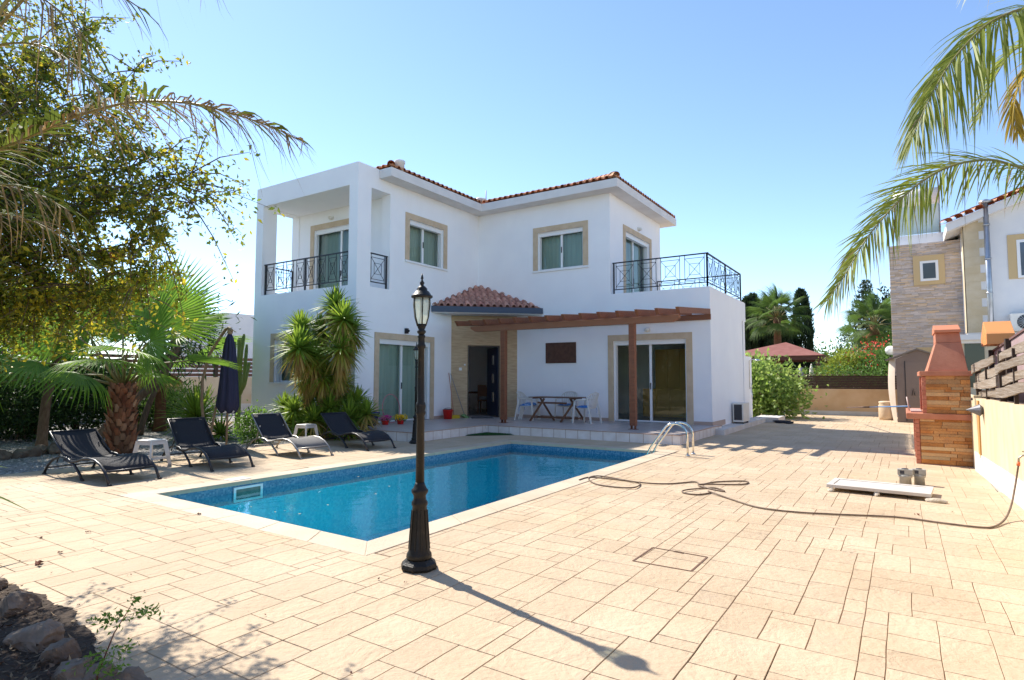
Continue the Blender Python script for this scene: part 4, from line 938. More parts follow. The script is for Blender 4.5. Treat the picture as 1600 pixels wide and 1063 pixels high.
for lb, (u, v_) in (('small block under the left front corner of the white panel', (.05, .02)), ('block propping the white panel at the middle of its front edge', (LP_*.5, .02)), ('broken cream block under the right front corner of the white panel', (LP_-.02, 0)), ('small block under the back left corner of the white panel', (.08, WD-.05)), ('small block under the back right corner of the white panel', (LP_-.1, WD-.05))):
    p = c0+du*u+dv*v_; m = MB(); big = 'broken' in lb; m.blob((p.x+(.05 if big else 0), p.y-.01, .02), (.10 if big else .035, .05, .03), int(u*10), 7, .3, ang=True); tag(m.build('block', STN), lb, 'block', 'blocks under the white panel')
for px_, lb, wd in ((1415, 'left of the two grey plastic junction pots standing behind the white panel', .085), (1437, 'right of the two grey plastic junction pots, the one with a dark top', .075)):
    p = gp(px_, 758, 0); t = thing('skimmer_pot', lb, 'pot', (p.x, p.y, 0), 0, 'grey pots behind the white panel')
    m = LM(); m.lathe([(wd*.85, 0), (wd*.8, .1), (wd, .11), (wd, .14)], n=16); m.build('body', mat('grey_pot_plastic', (.42, .40, .35), .6, (.3, .28, .24), 8), t)
    m = LM(); m.box(-wd*1.05, wd*1.05, -wd*.7, wd*.7, .14, .215); m.build('collar', MC['grey_pot_plastic'], t, bevel=.005)
    m = LM(); m.box(-wd*.7, -wd*.1, -wd*.72, -wd*.69, .155, .2); m.lathe([(wd*.5, .215), (wd*.45, .225)], n=12); m.build('opening', mat('dark_plastic', (.05, .05, .06), .5), t)
# manhole cover
m = MB(); q4 = [gp(1020, 856, 0), gp(1105, 871, 0), gp(1080, 893, 0), gp(989, 877, 0)]
for i in range(4): a, b = q4[i], q4[(i+1) % 4]; m.beam((a.x, a.y, .001), (b.x, b.y, .001), .014, .006)
m.beam(q4[0].lerp(q4[1], .5)-V((.04, 0, 0)), q4[0].lerp(q4[1], .5)+V((.04, -.01, 0)), .03, .008)
tag(m.build('manhole_cover', mat('rust_frame', (.16, .09, .06), .9)), 'square inset manhole cover outlined in rust in the paving', 'manhole cover')

# ================================================================== RIGHT SIDE
YW = mat('cream_render', (.60, .47, .29), .9, (.66, .55, .38), 3, bump=.3, bscale=60, stretch=(2, 2, .6))
def rwx(y): return 1.09+(8.84-y)*.049
rw = thing('boundary_wall', 'cream rendered boundary wall with a white base along the right edge', 'wall', (1.1, 8, 0))
m = MB(); m.poly([(rwx(12.1), 12.1), (rwx(-7), -7), (rwx(-7)+.2, -7), (rwx(12.1)+.2, 12.1)], .3, 1.15); m.build('upper_wall', YW, rw)
m = MB(); m.poly([(rwx(12.1)-.015, 12.1), (rwx(-7)-.015, -7), (rwx(-7)+.2, -7), (rwx(12.1)+.2, 12.1)], -.05, .3); m.build('plinth', mat('white_plinth', (.72, .68, .62), .85, (.62, .56, .48), 3), rw)
m = MB(); m.box(.93, 1.3, 12.11, 27.4, -.05, 1.1); m.build('upper_wall', YW, rw)
m = MB(); yy = 11.5; x = rwx(yy); m.add([(x-.018, yy, z) for z in (.26, 1.12)]+[(x-.018, yy+.22, z) for z in (.26, 1.12)]+[(x+.01, yy, z) for z in (.26, 1.12)]+[(x+.01, yy+.22, z) for z in (.26, 1.12)], [(0, 1, 3, 2), (0, 4, 5, 1), (2, 3, 7, 6), (1, 5, 7, 3)]); m.build('orange_strip', mat('orange_strip', (.55, .29, .09), .8), rw)
m = MB(); m.box(.93, 1.25, 11.95, 12.2, 1.15, 1.19); m.build('coping', YW, rw)
m = MB(); c = aty(1527, 641, 11.2); m.tf = None
vs = [(c.x-.14, c.y, c.z)]+[(c.x+.03, c.y+.09*math.cos(a), c.z+.09*math.sin(a)) for a in [2*PI*k/12 for k in range(12)]]+[(rwx(c.y), c.y+.05*math.cos(a), c.z+.05*math.sin(a)) for a in [2*PI*k/12 for k in range(12)]]
m.add(vs, [(0, 1+(k+1) % 12, 1+k) for k in range(12)]+[(1+k, 1+(k+1) % 12, 13+(k+1) % 12, 13+k) for k in range(12)])
tag(m.build('wall_spotlight', mat('grey_metal', (.16, .16, .17), .5, metal=.3)), 'grey cone shaped light on the end of the cream wall beside the barbecue', 'wall light')
# slat fence
FW = mat('weathered_plank', (.24, .18, .125), .85, (.40, .34, .28), 3, bump=.9, bscale=12, stretch=(4, .5, 14), island=.2)
sf = thing('slat_fence', 'weathered horizontal plank fence standing on top of the cream wall', 'fence', (1.1, 9, 1.1))
def ftop(y): return 1.68+(12.1-y)*.062
m = MB(); q = random.Random(4)
for r_ in range(4):
    for seg in range(7):
        ya, yb = 12.3-seg*1.9, 12.3-(seg+1)*1.9+.0; pts = []
        for k in range(13):
            y = ya+(yb-ya)*k/12; zt1 = ftop(y)-r_*.145*(1+(12.1-y)*.03); zt1 += .009*math.sin(y*2.3+r_*2)+.004*math.sin(y*9+r_)
            hh_ = .115+.02*math.sin(y*1.7+r_*1.3); off_ = (.012 if (r_+seg) % 2 else -.03)+.012*math.sin(y*3+r_)
            pts.append((rwx(y)+.06+off_, y, zt1, hh_))
        vs = [];
        for x, y, z, h_ in pts: vs += [(x, y, z-h_), (x-.0, y, z), (x+.025, y, z), (x+.025, y, z-h_)]
        n = len(pts); m.add(vs, [(i*4+a, (i+1)*4+a, (i+1)*4+(a+1) % 4, i*4+(a+1) % 4) for i in range(n-1) for a in range(4)]+[(0, 1, 2, 3), (n*4-1, n*4-2, n*4-3, n*4-4)])
m.build('plank', FW, sf)
PD = mat('dark_post', (.05, .032, .022), .8)
for k in range(8): y = 12.2-k*1.9; m = MB(); m.box(rwx(y)+.06, rwx(y)+.13, y-.05, y+.05, 1.15, ftop(y)+.03); m.build('post', PD, sf)
for k in range(7): y = 11.25-k*1.9; m = MB(); m.box(rwx(y)+.05, rwx(y)+.09, y-.025, y+.025, 1.15, ftop(y)-.03); m.build('batten', PD, sf)
# neighbour sheet fence
nf = thing('sheet_fence', 'mauve sheet metal fence with dark posts rising behind the plank fence', 'fence', (1.6, 9, 1))
MV = mat('mauve_sheet', (.36, .25, .25), .6, (.42, .32, .31), 3)
m = MB(); vs = []
for k in range(15):
    y = 13-k*1.35; x = rwx(y)+.42; z = 1.95+(12.5-y)*.085; vs += [(x, y, .5), (x, y, z), (x+.03, y, z), (x+.03, y, .5)]
m.add(vs, [(i*4+a, (i+1)*4+a, (i+1)*4+(a+1) % 4, i*4+(a+1) % 4) for i in range(14) for a in range(4)]); m.build('sheet', MV, nf)
m = MB(); vs = []
for k in range(15):
    y = 13-k*1.35; x = rwx(y)+.40; z = 1.95+(12.5-y)*.085; vs += [(x, y, z), (x, y, z+.03), (x+.07, y, z+.03), (x+.07, y, z)]
m.add(vs, [(i*4+a, (i+1)*4+a, (i+1)*4+(a+1) % 4, i*4+(a+1) % 4) for i in range(14) for a in range(4)]); m.build('top_rail', mat('mauve_brown_rail', (.17, .09, .08), .7), nf)
for k in range(15): y = 13-k*1.35; x = rwx(y)+.36; z = 1.95+(12.5-y)*.085; m = MB(); m.box(x, x+.06, y-.07, y+.07, .5, z+.035); m.build('post', PD, nf)

# barbecue ---------------------------------------------------------------------------
STC = mat('honey_stone_cladding', (.56, .25, .07), .8, (.40, .14, .035), 5, bump=.8, bscale=25, c3=(.55, .40, .22), island=.22)
TRC = mat('terracotta_paint', (.52, .21, .12), .75, (.42, .155, .085), 5, bump=.2); TRJ = mat('terracotta_brick', (.46, .145, .085), .8, (.55, .22, .14), 6, island=.1)
bb = thing('barbecue', 'large stone clad masonry barbecue with terracotta chimney hood at the right wall', 'barbecue', (.55, 13.5, 0))
def stones(mb, O, r, n, L, z0, z1, hmin=.04, hmax=.075, lmin=.15, lmax=.5, seed=1):
    q = random.Random(seed); O = V(O); r = V(r); n = V(n); z = z0
    while z < z1-.005:
        h = min(q.uniform(hmin, hmax), z1-z)
        if z1-z-h < .02: h = z1-z
        u = 0
        while u < L-.001:
            l = min(q.uniform(lmin, lmax), L-u)
            if L-u-l < .06: l = L-u
            pr_ = q.uniform(.008, .028); a = O+r*(u+.001)+V((0, 0, z+.001)); b = O+r*(u+l-.001)+V((0, 0, z+h-.001)); e = .004
            vs = [a, O+r*(u+l-.001)+V((0, 0, z+.001)), b, O+r*(u+.001)+V((0, 0, z+h-.001))]
            cc = (vs[0]+vs[2])/2; top_ = [p+n*(pr_+q.uniform(-.003, .003))+(cc-p).normalized()*e for p in vs]
            mb.add(vs+top_, [(4, 5, 6, 7), (0, 1, 5, 4), (1, 2, 6, 5), (2, 3, 7, 6), (3, 0, 4, 7)]); u += l
        z += h
BX0, BX1, BY0, BY1 = .16, .94, 12.5, 14.7
m = MB(); m.box(BX0+.02, BX1, BY0+.02, BY0+.16, 0, .76); m.box(BX0+.02, BX1, BY1-.16, BY1, 0, .76); m.box(BX1-.12, BX1, BY0+.16, BY1-.16, 0, .76); m.box(BX0+.02, BX1-.12, 13.5, 13.64, 0, .76); m.box(BX0+.04, BX1-.12, BY0+.16, BY1-.16, .38, .44)
m.k = 1; stones(m, (BX0+.06, BY0+.02, 0), (1, 0, 0), (0, -1, 0), BX1-BX0-.06, 0.01, .76, seed=2); m.build('lower_body', [TRC, STC], bb)
for y in (BY0-.002, 13.48, BY1-.16):
    m = MB()
    for k in range(10): m.box(BX0-.01, BX0+.05, y, y+.16, k*.076+.002, k*.076+.072)
    m.build('brick_pier', TRJ, bb)
m = MB(); n = 8
for k in range(n): a = BY0-.03+(BY1-BY0+.06)*k/n; m.box(.03, BX1+.01, a+.001, a+(BY1-BY0+.06)/n-.001, .762, .86)
m.build('counter', TRC, bb, bevel=.008)
UX0, UX1, UY0, UY1 = .30, .94, 12.52, 14.3
m = MB(); m.box(UX0, UX1, UY0+.02, UY0+.14, .862, 1.5); m.box(UX0, UX1, UY1-.14, UY1, .862, 1.5); m.box(UX1-.1, UX1, UY0+.14, UY1-.14, .862, 1.5); m.box(UX0, UX0+.1, UY0+.14, UY1-.14, 1.32, 1.5)
m.k = 1; stones(m, (UX0+.02, UY0+.02, 0), (1, 0, 0), (0, -1, 0), UX1-UX0-.02, .862, 1.5, seed=5); m.build('upper_body', [TRC, STC], bb)
for y in (UY0-.004, UY1-.14):
    m = MB()
    for k in range(8): m.box(UX0-.03, UX0+.03, y, y+.14, .864+k*.078, .864+k*.078+.074)
    m.build('brick_pier', TRJ, bb)
m = MB()
for k in range(7): a = UY0-.04+(UY1-UY0+.08)*k/7; m.box(UX0-.06, UX1+.03, a+.001, a+(UY1-UY0+.08)/7-.001, 1.502, 1.585)
m.build('hood_shelf', TRC, bb, bevel=.008)
def taper(m, a, za, b, zb): 
    vs = [(x, y, z) for (x0, x1, y0, y1), z in ((a, za), (b, zb)) for x, y in ((x0, y0), (x1, y0), (x1, y1), (x0, y1))]
    m.add(vs, [(0, 3, 2, 1), (4, 5, 6, 7)]+[(i, (i+1) % 4, 4+(i+1) % 4, 4+i) for i in range(4)])
m = MB(); taper(m, (.36, .92, 12.56, 14.2), 1.587, (.50, .86, 12.75, 13.6), 2.08); taper(m, (.50, .86, 12.75, 13.6), 2.082, (.50, .84, 12.77, 13.55), 2.25)
ho = m.build('hood', TRC, bb, bevel=.006)
m = MB(); m.add([(x, y, z) for x in (.485, .855) for y, z in ((12.70, 2.252), (13.60, 2.252), (13.60, 2.34), (13.15, 2.41), (12.70, 2.30))], [(0, 1, 2, 3, 4), (9, 8, 7, 6, 5), (0, 5, 6, 1), (1, 6, 7, 2), (2, 7, 8, 3), (3, 8, 9, 4), (4, 9, 5, 0)]); m.build('chimney_cap', mat('orange_terracotta', (.56, .20, .10), .7), ho, bevel=.005)
m = MB(); m.box(.10, .26, 12.9, 13.3, .862, .885); m.box(.1, .26, 13.5, 13.9, .862, .88); m.tube([(.08, 13.2, .87), (.05, 13.25, 1.12)], .012); tag(m.build('grill_rack', mat('pale_pink_tray', (.6, .45, .40), .5)), 'small pale rack and scraper lying on the barbecue counter', 'rack')
# telescopic pool pole resting on counter
a = aty(1311, 634, 21.5); b = aty(1367, 636, 17.6); c = V((.10, 14.55, .90))
pp = thing('pool_pole', 'long telescopic pool pole, dark and blue, resting on the barbecue counter', 'pole', (c.x, c.y, c.z))
dq = (V((-1.55, 22.3, .52))-c); 
m = MB(); m.tube([c, c+dq*.52], .014, 8); m.build('blue_section', mat('blue_pole', (.10, .22, .45), .4), pp)
m = MB(); m.tube([c+dq*.52, c+dq], .018, 8); m.build('brown_section', mat('brown_pole', (.12, .07, .05), .5), pp)
# second hood beyond fence
b2 = thing('brick_chimney', 'orange chimney hood of the neighbouring barbecue showing over the fence', 'chimney', (1.9, 12.6, 0))
m = MB(); taper(m, (1.62, 2.25, 12.3, 13.3), 1.2, (1.72, 2.12, 12.4, 13.1), 2.15); m.build('hood', TRC, b2, bevel=.006)
m = MB(); ca = aty(1541, 524, 12.4); cb_ = aty(1586, 523, 12.4); z0 = ca.z; m.add([(x, y, z) for x in (ca.x, cb_.x) for y, z in ((12.38, z0-.15), (13.2, z0-.15), (13.2, z0+.0), (12.79, z0+.25), (12.38, z0+.02))], [(0, 1, 2, 3, 4), (9, 8, 7, 6, 5), (0, 5, 6, 1), (1, 6, 7, 2), (2, 7, 8, 3), (3, 8, 9, 4), (4, 9, 5, 0)]); m.build('chimney_cap', mat('bright_orange_paint', (.66, .27, .09), .7), b2, bevel=.005)

# ================================================================== BACK
bwl = thing('back_wall', 'low tan rendered wall topped with a dark slatted screen at the back', 'wall', (-2, 27.5, 0))
TAN = mat('tan_render', (.56, .36, .19), .9, (.66, .47, .28), 1.6, bump=.3, bscale=50)
m = MB(); m.box(-13, 1.2, 27.4, 27.65, 0, 1.04); m.build('render', TAN, bwl)
m = MB(); m.box(-13, 1.2, 27.35, 27.4, -.05, .16); m.build('plinth', mat('white_plinth', (.72, .68, .62), .85), bwl)
DSC = mat('dark_screen', (.045, .022, .018), .8, (.07, .035, .028), 9, stretch=(.5, 1, 9), bump=.5)
m = MB()
for k in range(8): m.box(-13, 1.2, 27.42+.004*(k % 2), 27.46, 1.045+k*.067, 1.045+k*.067+.06)
m.build('slatted_screen', DSC, bwl)
m = MB(); 
for k in range(70):
    x = -13+k*.2; m.sm = True; vs = [(x+.1+.095*math.cos(PI*j/6), y, 1.59+.05*math.sin(PI*j/6)) for y in (27.36, 27.72) for j in range(7)]; m.add(vs, [(j, j+1, 8+j, 7+j) for j in range(6)]); m.sm = False
m.build('tile_capping', mat('brown_cap_tile', (.24, .13, .10), .8, island=.2), bwl)
# gazebo
gz = thing('gazebo', 'open timber gazebo with a low red brown hipped roof beyond the back wall', 'gazebo', (-5.5, 35, 0))
GZ0, GZ1, GY0, GY1 = -8.4, -3.2, 33, 37.6
gc = V((-5.0, 35.2)); GRF = mat('red_brown_shingle', (.22, .075, .06), .85, (.27, .11, .09), 3, bump=.4, bscale=30)
apx = aty(1228, 535, 35.2)
m = MB(); E_ = [(GZ0, GY0), (GZ1, GY0), (GZ1, GY1), (GZ0, GY1)]
m.add([(x, y, 2.62) for x, y in E_]+[(apx.x, 35.2, apx.z)], [(0, 1, 4), (1, 2, 4), (2, 3, 4), (3, 0, 4), (3, 2, 1, 0)]); m.build('roof', GRF, gz)
DW = mat('dark_gazebo_wood', (.09, .04, .03), .8)
m = MB(); m.box(GZ0+.1, GZ1-.1, GY0+.08, GY0+.2, 2.4, 2.6); m.box(GZ1-.2, GZ1-.08, GY0+.2, GY1-.1, 2.4, 2.6); m.box(GZ0+.1, GZ1-.2, GY1-.2, GY1-.1, 2.4, 2.6); m.build('eaves_beam', DW, gz)
for x, y in ((GZ0+.3, GY0+.25), (GZ1-.3, GY0+.25), (GZ1-.3, GY1-.3), (GZ0+.3, GY1-.3)): m = MB(); m.box(x-.1, x+.1, y-.1, y+.1, 0, 2.4); m.build('post', DW, gz)
m = MB(); m.box(GZ0+.3, GZ1-.3, GY1-.35, GY1-.25, .9, 1.6); m.box(GZ1-.35, GZ1-.25, GY0+.3, GY1-.3, 1.2, 1.28); m.beam((GZ1-.3, GY0+.3, 2.0), (GZ1-.3, GY0+.9, 2.4), .08, .08); m.build('balustrade', DW, gz)
p = aty(1268, 578, 31); m = MB(); m.lathe([(.02, .2), (.16, .05), (.13, .5), (.07, .95), (.02, 1.15)], (p.x, 31, 1.0), 12); tag(m.build('folded_umbrella', mat('cream_canvas', (.7, .66, .56), .9)), 'folded cream umbrella standing in front of the gazebo', 'umbrella')
m = MB(); p = aty(1252, 590, 29); m.tube([(p.x, 29, 0), (p.x, 29, 1.95)], .09, 10); tag(m.build('grey_post', mat('grey_post', (.16, .17, .19), .6)), 'short grey post just left of the gazebo opening', 'post')
m = MB(); p = aty(1391, 548, 30); m.tube([(p.x, 30, 0), (p.x, 30, p.z-.15)], .03); gl_ = m.build('street_lamp', DARKM); tag(gl_, 'round white globe garden lamp beside the stone clad tower', 'lamp'); m = MB(); m.sm = True; m.blob((p.x, 30, p.z), (.2, .2, .2), 1, 10, 0); m.build('globe', BULB, gl_)
# shed
sd_ = thing('garden_shed', 'grey brown plastic garden shed with a cream lit side and low gable', 'shed', (.3, 25, 0))
SHB = mat('shed_brown', (.17, .13, .115), .7, (.20, .155, .135), 3); SHC = mat('shed_cream', (.55, .44, .35), .7, (.6, .5, .41), 3)  # side coloured paler than the front to stand in for sunlight
SX0, SX1, SY0, SY1 = -.18, 1.15, 24.0, 26.2
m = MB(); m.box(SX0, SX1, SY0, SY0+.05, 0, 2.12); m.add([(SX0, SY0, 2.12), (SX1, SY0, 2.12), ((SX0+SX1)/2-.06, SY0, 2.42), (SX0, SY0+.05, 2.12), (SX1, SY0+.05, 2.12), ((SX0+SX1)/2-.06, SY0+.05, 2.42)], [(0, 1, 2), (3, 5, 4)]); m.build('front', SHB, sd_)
m = MB(); m.sm = True; vs = []
for j in range(9):
    z = 2.12*j/8; bo = .20*math.sin(PI*min(1, j/8*.95+.02)); vs += [(SX0-.01-bo*.2, SY0-.004, z), (SX0-.12-bo*.45-.06*j/8, SY0+.25, z), (SX0-.16-bo*.45-.06*j/8, SY1, z)]
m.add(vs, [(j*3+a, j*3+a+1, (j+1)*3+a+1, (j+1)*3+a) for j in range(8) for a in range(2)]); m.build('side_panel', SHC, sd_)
m = MB(); xm = (SX0+SX1)/2-.06; m.add([(SX0-.30, SY0-.08, 2.10), (xm, SY0-.08, 2.47), (SX1+.2, SY0-.08, 2.10), (SX0-.30, SY1, 2.10), (xm, SY1, 2.47), (SX1+.2, SY1, 2.10), (SX0-.30, SY0-.08, 2.06), (xm, SY0-.08, 2.42), (SX1+.2, SY0-.08, 2.06)], [(0, 1, 4, 3), (1, 2, 5, 4), (6, 7, 1, 0), (7, 8, 2, 1)]); m.build('roof', mat('shed_roof', (.17, .145, .125), .85, (.22, .19, .16), 6), sd_)
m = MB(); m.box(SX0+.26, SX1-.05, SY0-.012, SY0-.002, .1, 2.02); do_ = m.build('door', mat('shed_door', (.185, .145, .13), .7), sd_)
m = MB(); m.box(SX0+.24, SX0+.262, SY0-.02, SY0-.002, .05, 2.05); m.tube([(SX0+.42, SY0-.05, .9), (SX0+.46, SY0-.05, 1.15), (SX0+.5, SY0-.05, .9)], .012); m.build('handle', DARKM, do_)
m = MB(); m.lathe([(.24, 0), (.27, .1), (.27, .5), (.24, .56), (.26, .6), (.26, .64), (.2, .66)], (-.50, 25.2, 0), 18); tag(m.build('water_barrel', mat('cream_plastic_barrel', (.62, .48, .33), .5, (.55, .40, .26), 5)), 'round cream plastic barrel standing left of the shed', 'barrel')

# neighbour house --------------------------------------------------------------------
nh = thing('neighbour_house', 'neighbouring white house with a pale stone clad tower and orange tiled roof', 'house', (3, 28, 0))
NST = mat('pale_split_stone', (.58, .49, .44), .85, (.50, .43, .39), 4, bump=.6, bscale=14, c3=(.62, .44, .27), island=.22)
NW = mat('neighbour_white', (.70, .70, .71), .9, (.76, .75, .74), 2)
YN = 27.9; XA_, XB_ = aty(1391, 450, YN).x, aty(1506, 450, YN).x; ZT = aty(1392, 385, YN).z
m = MB(); wz = [aty(1437, 409, YN), aty(1467, 438, YN)]
m.box(XA_+.03, XB_, YN+.03, YN+4, 0, ZT); m.k = 1; stones(m, (XA_, YN+.03, 0), (1, 0, 0), (0, -1, 0), XB_-XA_, 1.0, ZT, .03, .055, .12, .5, 9); m.build('stone_tower', [NW, NST], nh)
w0, w1 = wz
m = MB(); m.box(w0.x-.22, w1.x+.2, YN-.03, YN+.0, w1.z-.15, w0.z+.22); tr_ = m.build('window', mat('cream_surround', (.58, .42, .22), .85), nh)
m = MB(); m.box(w0.x, w1.x, YN-.05, YN-.032, w1.z, w0.z); m.build('frame', UPVC, tr_); m = MB(); m.box(w0.x+.09, w1.x-.09, YN-.055, YN-.051, w1.z+.09, w0.z-.09); m.build('pane', mat('dark_pane', (.07, .09, .12), .08, spec=.8), tr_)
m = MB(); m.box(aty(1432, 555, YN).x, aty(1462, 555, YN).x, YN-.03, YN+.0, aty(1440, 560, YN).z, aty(1440, 543, YN).z); m.build('stone_lintel', MC['cream_surround'], nh)
# main white block
YM = 26.6; xq0 = aty(1509, 450, YM).x; xw1 = xq0+7
m = MB(); zr0 = aty(1512, 345, YM).z; zr1 = zr0+2.6
m.add([(x, y, z) for y in (YM, YM+8) for x, z in ((xq0, 0), (xw1, 0), (xw1, zr1), (xq0, zr0))], [(0, 1, 2, 3), (7, 6, 5, 4), (0, 3, 7, 4), (3, 2, 6, 7), (1, 5, 6, 2)]); m.build('wall', NW, nh)
m = MB(); qn = 12; zb_ = aty(1515, 520, YM).z; xq1 = aty(1533, 450, YM).x
for k in range(qn+4):
    z = zb_+k*.30
    if z > zr0+.1: break
    m.box(xq0-.02, xq1+(.0 if k % 2 else .15), YM-.025, YM-.001, z, z+.297)
m.box(xq0-.03, xq0-.001, YM-.025, YM+.5, zb_, zr0-.05)
m.build('quoins', mat('cream_quoin', (.55, .44, .28), .85, (.62, .52, .37), 3), nh)
w0, w1 = aty(1573, 368, YM), aty(1600, 435, YM); m = MB(); W2 = w1.x+1.0; m.box(w0.x, W2, YM-.03, YM-.001, w1.z, w0.z); wo = m.build('window', MC['cream_surround'], nh)
m = MB(); m.box(w0.x+.24, W2, YM-.05, YM-.031, w1.z+.02, w0.z-.2); m.build('frame', UPVC, wo); m = MB(); m.box(w0.x+.33, W2-.1, YM-.055, YM-.0505, w1.z+.1, w0.z-.3); m.build('pane', MC['dark_pane'], wo)
# roof: sloping verge of tiles, rising right
m = MB(); sn_ = (zr1-zr0)/7
def vz(x): return zr0+.05+(x-xq0)*sn_
for k in range(24):
    x = xq0-.6+k*.30; m.sm = True
    for j in range(7):
        y0_ = YM-.45+j*.4; vs = [(x+.16+.13*math.cos(PI*i/6), y, vz(x+.16)+.06+dz+.12*math.sin(PI*i/6)) for y, dz in ((y0_, .2*j*.4+.03), (y0_+.43, .2*(j+1)*.4)) for i in range(7)]; m.add(vs, [(i, i+1, 8+i, 7+i) for i in range(6)])
    m.sm = False
m.add([(x, y, vz(x)+.05+.2*(y-YM+.4)) for x, y in ((xq0-.6, YM-.4), (xw1, YM-.4), (xw1, YM+2.4), (xq0-.6, YM+2.4))], [(0, 1, 2, 3)])
m.build('roof', mat('orange_clay_tile', (.52, .24, .12), .8, (.60, .35, .21), 5, island=.3), nh)
m = MB(); m.add([(x, y, vz(x)+dz) for dz in (-.25, .04) for x, y in ((xq0-.5, YM-.35), (xw1, YM-.35), (xw1, YM+4), (xq0-.5, YM+4))], [(3, 2, 1, 0), (4, 5, 6, 7), (0, 1, 5, 4), (1, 2, 6, 5), (2, 3, 7, 6), (3, 0, 4, 7)]); m.build('eave', MC['white_eave'], nh)
# flue
p0 = aty(1540, 330, YM-.3); p1 = aty(1546, 560, YM-.3); GAL = mat('galvanised_steel', (.45, .47, .5), .35, (.35, .37, .4), 6, metal=.8)
fl_ = thing('flue_pipe', 'tall galvanised flue pipe running up the neighbouring white wall', 'flue pipe', (p0.x, YM-.3, 2))
m = MB(); m.tube([(p0.x, YM-.3, 1.5), (p0.x, YM-.3, p0.z+.25)], .085, 12)
m.build('pipe', GAL, fl_); m = MB()
for z in (3.2, 4.4, 5.6, 6.8): m.lathe([(.1, z), (.1, z+.06)], (p0.x, YM-.3, 0), 12)
m.build('collar', GAL, fl_); m = MB(); m.lathe([(.1, p0.z+.26), (.2, p0.z+.30), (.2, p0.z+.34), (.04, p0.z+.42)], (p0.x, YM-.3, 0), 14); m.build('cowl', GAL, fl_)
# neighbour ac
a0, a1 = aty(1578, 490, YM-.4), aty(1606, 517, YM-.4); na = thing('wall_air_conditioner', 'white outdoor air conditioner with a round fan on the neighbouring wall', 'air conditioner', (a0.x, YM-.3, a1.z))
m = MB(); m.box(a0.x, a0.x+1.0, YM-.4, YM-.03, a1.z, a0.z); m.build('casing', WPLAS, na, bevel=.02)
m = MB(); cx, cz = a0.x+.43, (a0.z+a1.z)/2; R_ = (a0.z-a1.z)*.42
m.tube([(cx, YM-.41, cz), (cx, YM-.404, cz)], R_, 24); m.build('fan_opening', MC['dark_grille'], na)
m = MB()
for k in range(20): a = 2*PI*k/20; m.beam((cx, YM-.425, cz), (cx+R_*math.cos(a), YM-.425, cz+R_*math.sin(a)), .012, .012, upv=(0, 1, 0))
m.tube([(cx, YM-.43, cz), (cx, YM-.412, cz)], R_*.2, 12); m.build('fan_guard', GAL, na)
# solar tank
YS = 29.5
a0 = aty(1395, 318, YS); a1 = aty(1468, 312, YS); wt_ = thing('roof_water_tank', 'white solar water tank and pale panels on top of the stone clad tower', 'water tank', (a0.x, YS, a0.z-1))
m = MB(); m.tube([(a0.x, YS, a0.z+.05), (a1.x, YS, a1.z+.1)], .42, 18); m.build('tank', WPLAS, wt_)
m = MB(); m.box(a0.x+.1, a1.x-.1, YS-.9, YS-.85, a0.z-1.6, a0.z-.45); m.build('solar_panel', mat('pale_green_panel', (.45, .55, .5), .3, (.55, .63, .6), 2), wt_)
m = MB()
for x in (a0.x+.1, a1.x-.1): m.box(x, x+.06, YS-.3, YS-.2, ZT-.1, a0.z); m.box(x, x+.06, YS-.84, YS-.78, ZT-.1, a0.z-.5)
m.build('stand', GAL, wt_); m = MB(); m.box(XA_+.3, XB_-.3, YN+.5, YN+.9, ZT, ZT+.45); m.build('parapet', NW, nh)
# lower annex with cornice
YX = 22.5; x0 = aty(1497, 530, YX).x; zc0 = aty(1500, 527, YX).z; m = MB(); m.box(x0, x0+6, YX, YX+3, 0, zc0-.1); an = m.build('annex_wall', mat('cream_annex', (.60, .52, .38), .9, (.66, .59, .46), 2), nh)
m = MB(); m.box(x0-.15, x0+6, YX-.25, YX+3, zc0-.1, zc0+.06); m.box(x0-.08, x0+6, YX-.12, YX+3, zc0-.2, zc0-.1); m.build('cornice', UPVC, nh)
m = MB(); m.box(aty(1507, 545, YX).x, aty(1538, 545, YX).x, YX-.015, YX-.003, 1.2, aty(1510, 531, YX).z); m.build('window', mat('green_black_pane', (.05, .065, .05), .1), nh)

# ================================================================== LEFT BACK
lw = thing('garden_wall', 'cream rendered garden wall with a brown slatted top beyond the palms', 'wall', (-24, 12, 0))
m = MB(); m.box(-24.2, -24, -8, 24, 0, 1.5); m.box(-24, -14, 23.9, 24.1, 0, 1.5); m.build('render', mat('pale_cream_render', (.60, .45, .29), .9, (.66, .53, .37), 2), lw)
m = MB(); m.box(-24, -23.96, -8, 23.9, 0, .35); m.build('plinth', MC['white_plinth'], lw)
m = MB()
for k in range(5): m.box(-24.12, -24.06, -8, 24, 1.52+k*.17, 1.52+k*.17+.12); m.box(-24, -14, 23.96, 24.02, 1.52+k*.17, 1.52+k*.17+.12)
m.build('slat', mat('brown_slat', (.16, .08, .055), .8, island=.2), lw)
m = MB()
for k in range(12): m.box(-24.05, -23.95, -7.5+k*2.7, -7.35+k*2.7, 1.5, 2.4)
m.build('post', PD, lw)
wh = thing('white_building', 'far white flat roofed building with railings behind the left garden wall', 'building', (-34, 18, 0))
def wbx(px0, px1, pyt, Y, dep, nm, mt): 
    a = aty(px0, pyt, Y); b = aty(px1, pyt, Y); m = MB(); m.box(a.x, b.x, Y, Y+dep, 0, a.z); return m.build(nm, mt, wh)
wbx(268, 352, 497, 21, 8, 'wall', NW); wbx(345, 376, 500, 23, 6, 'stair_tower', WALL)
a = aty(280, 560, 20.5); b = aty(372, 540, 20.5); m = MB()
for k in range(30): x = a.x+(b.x-a.x)*k/29; m.box(x-.02, x+.02, 20.5, 20.53, 2.2, 3.4)
m.box(a.x, b.x, 20.49, 20.54, 3.38, 3.43); m.build('railing', mat('pale_iron', (.2, .21, .23), .5), wh)
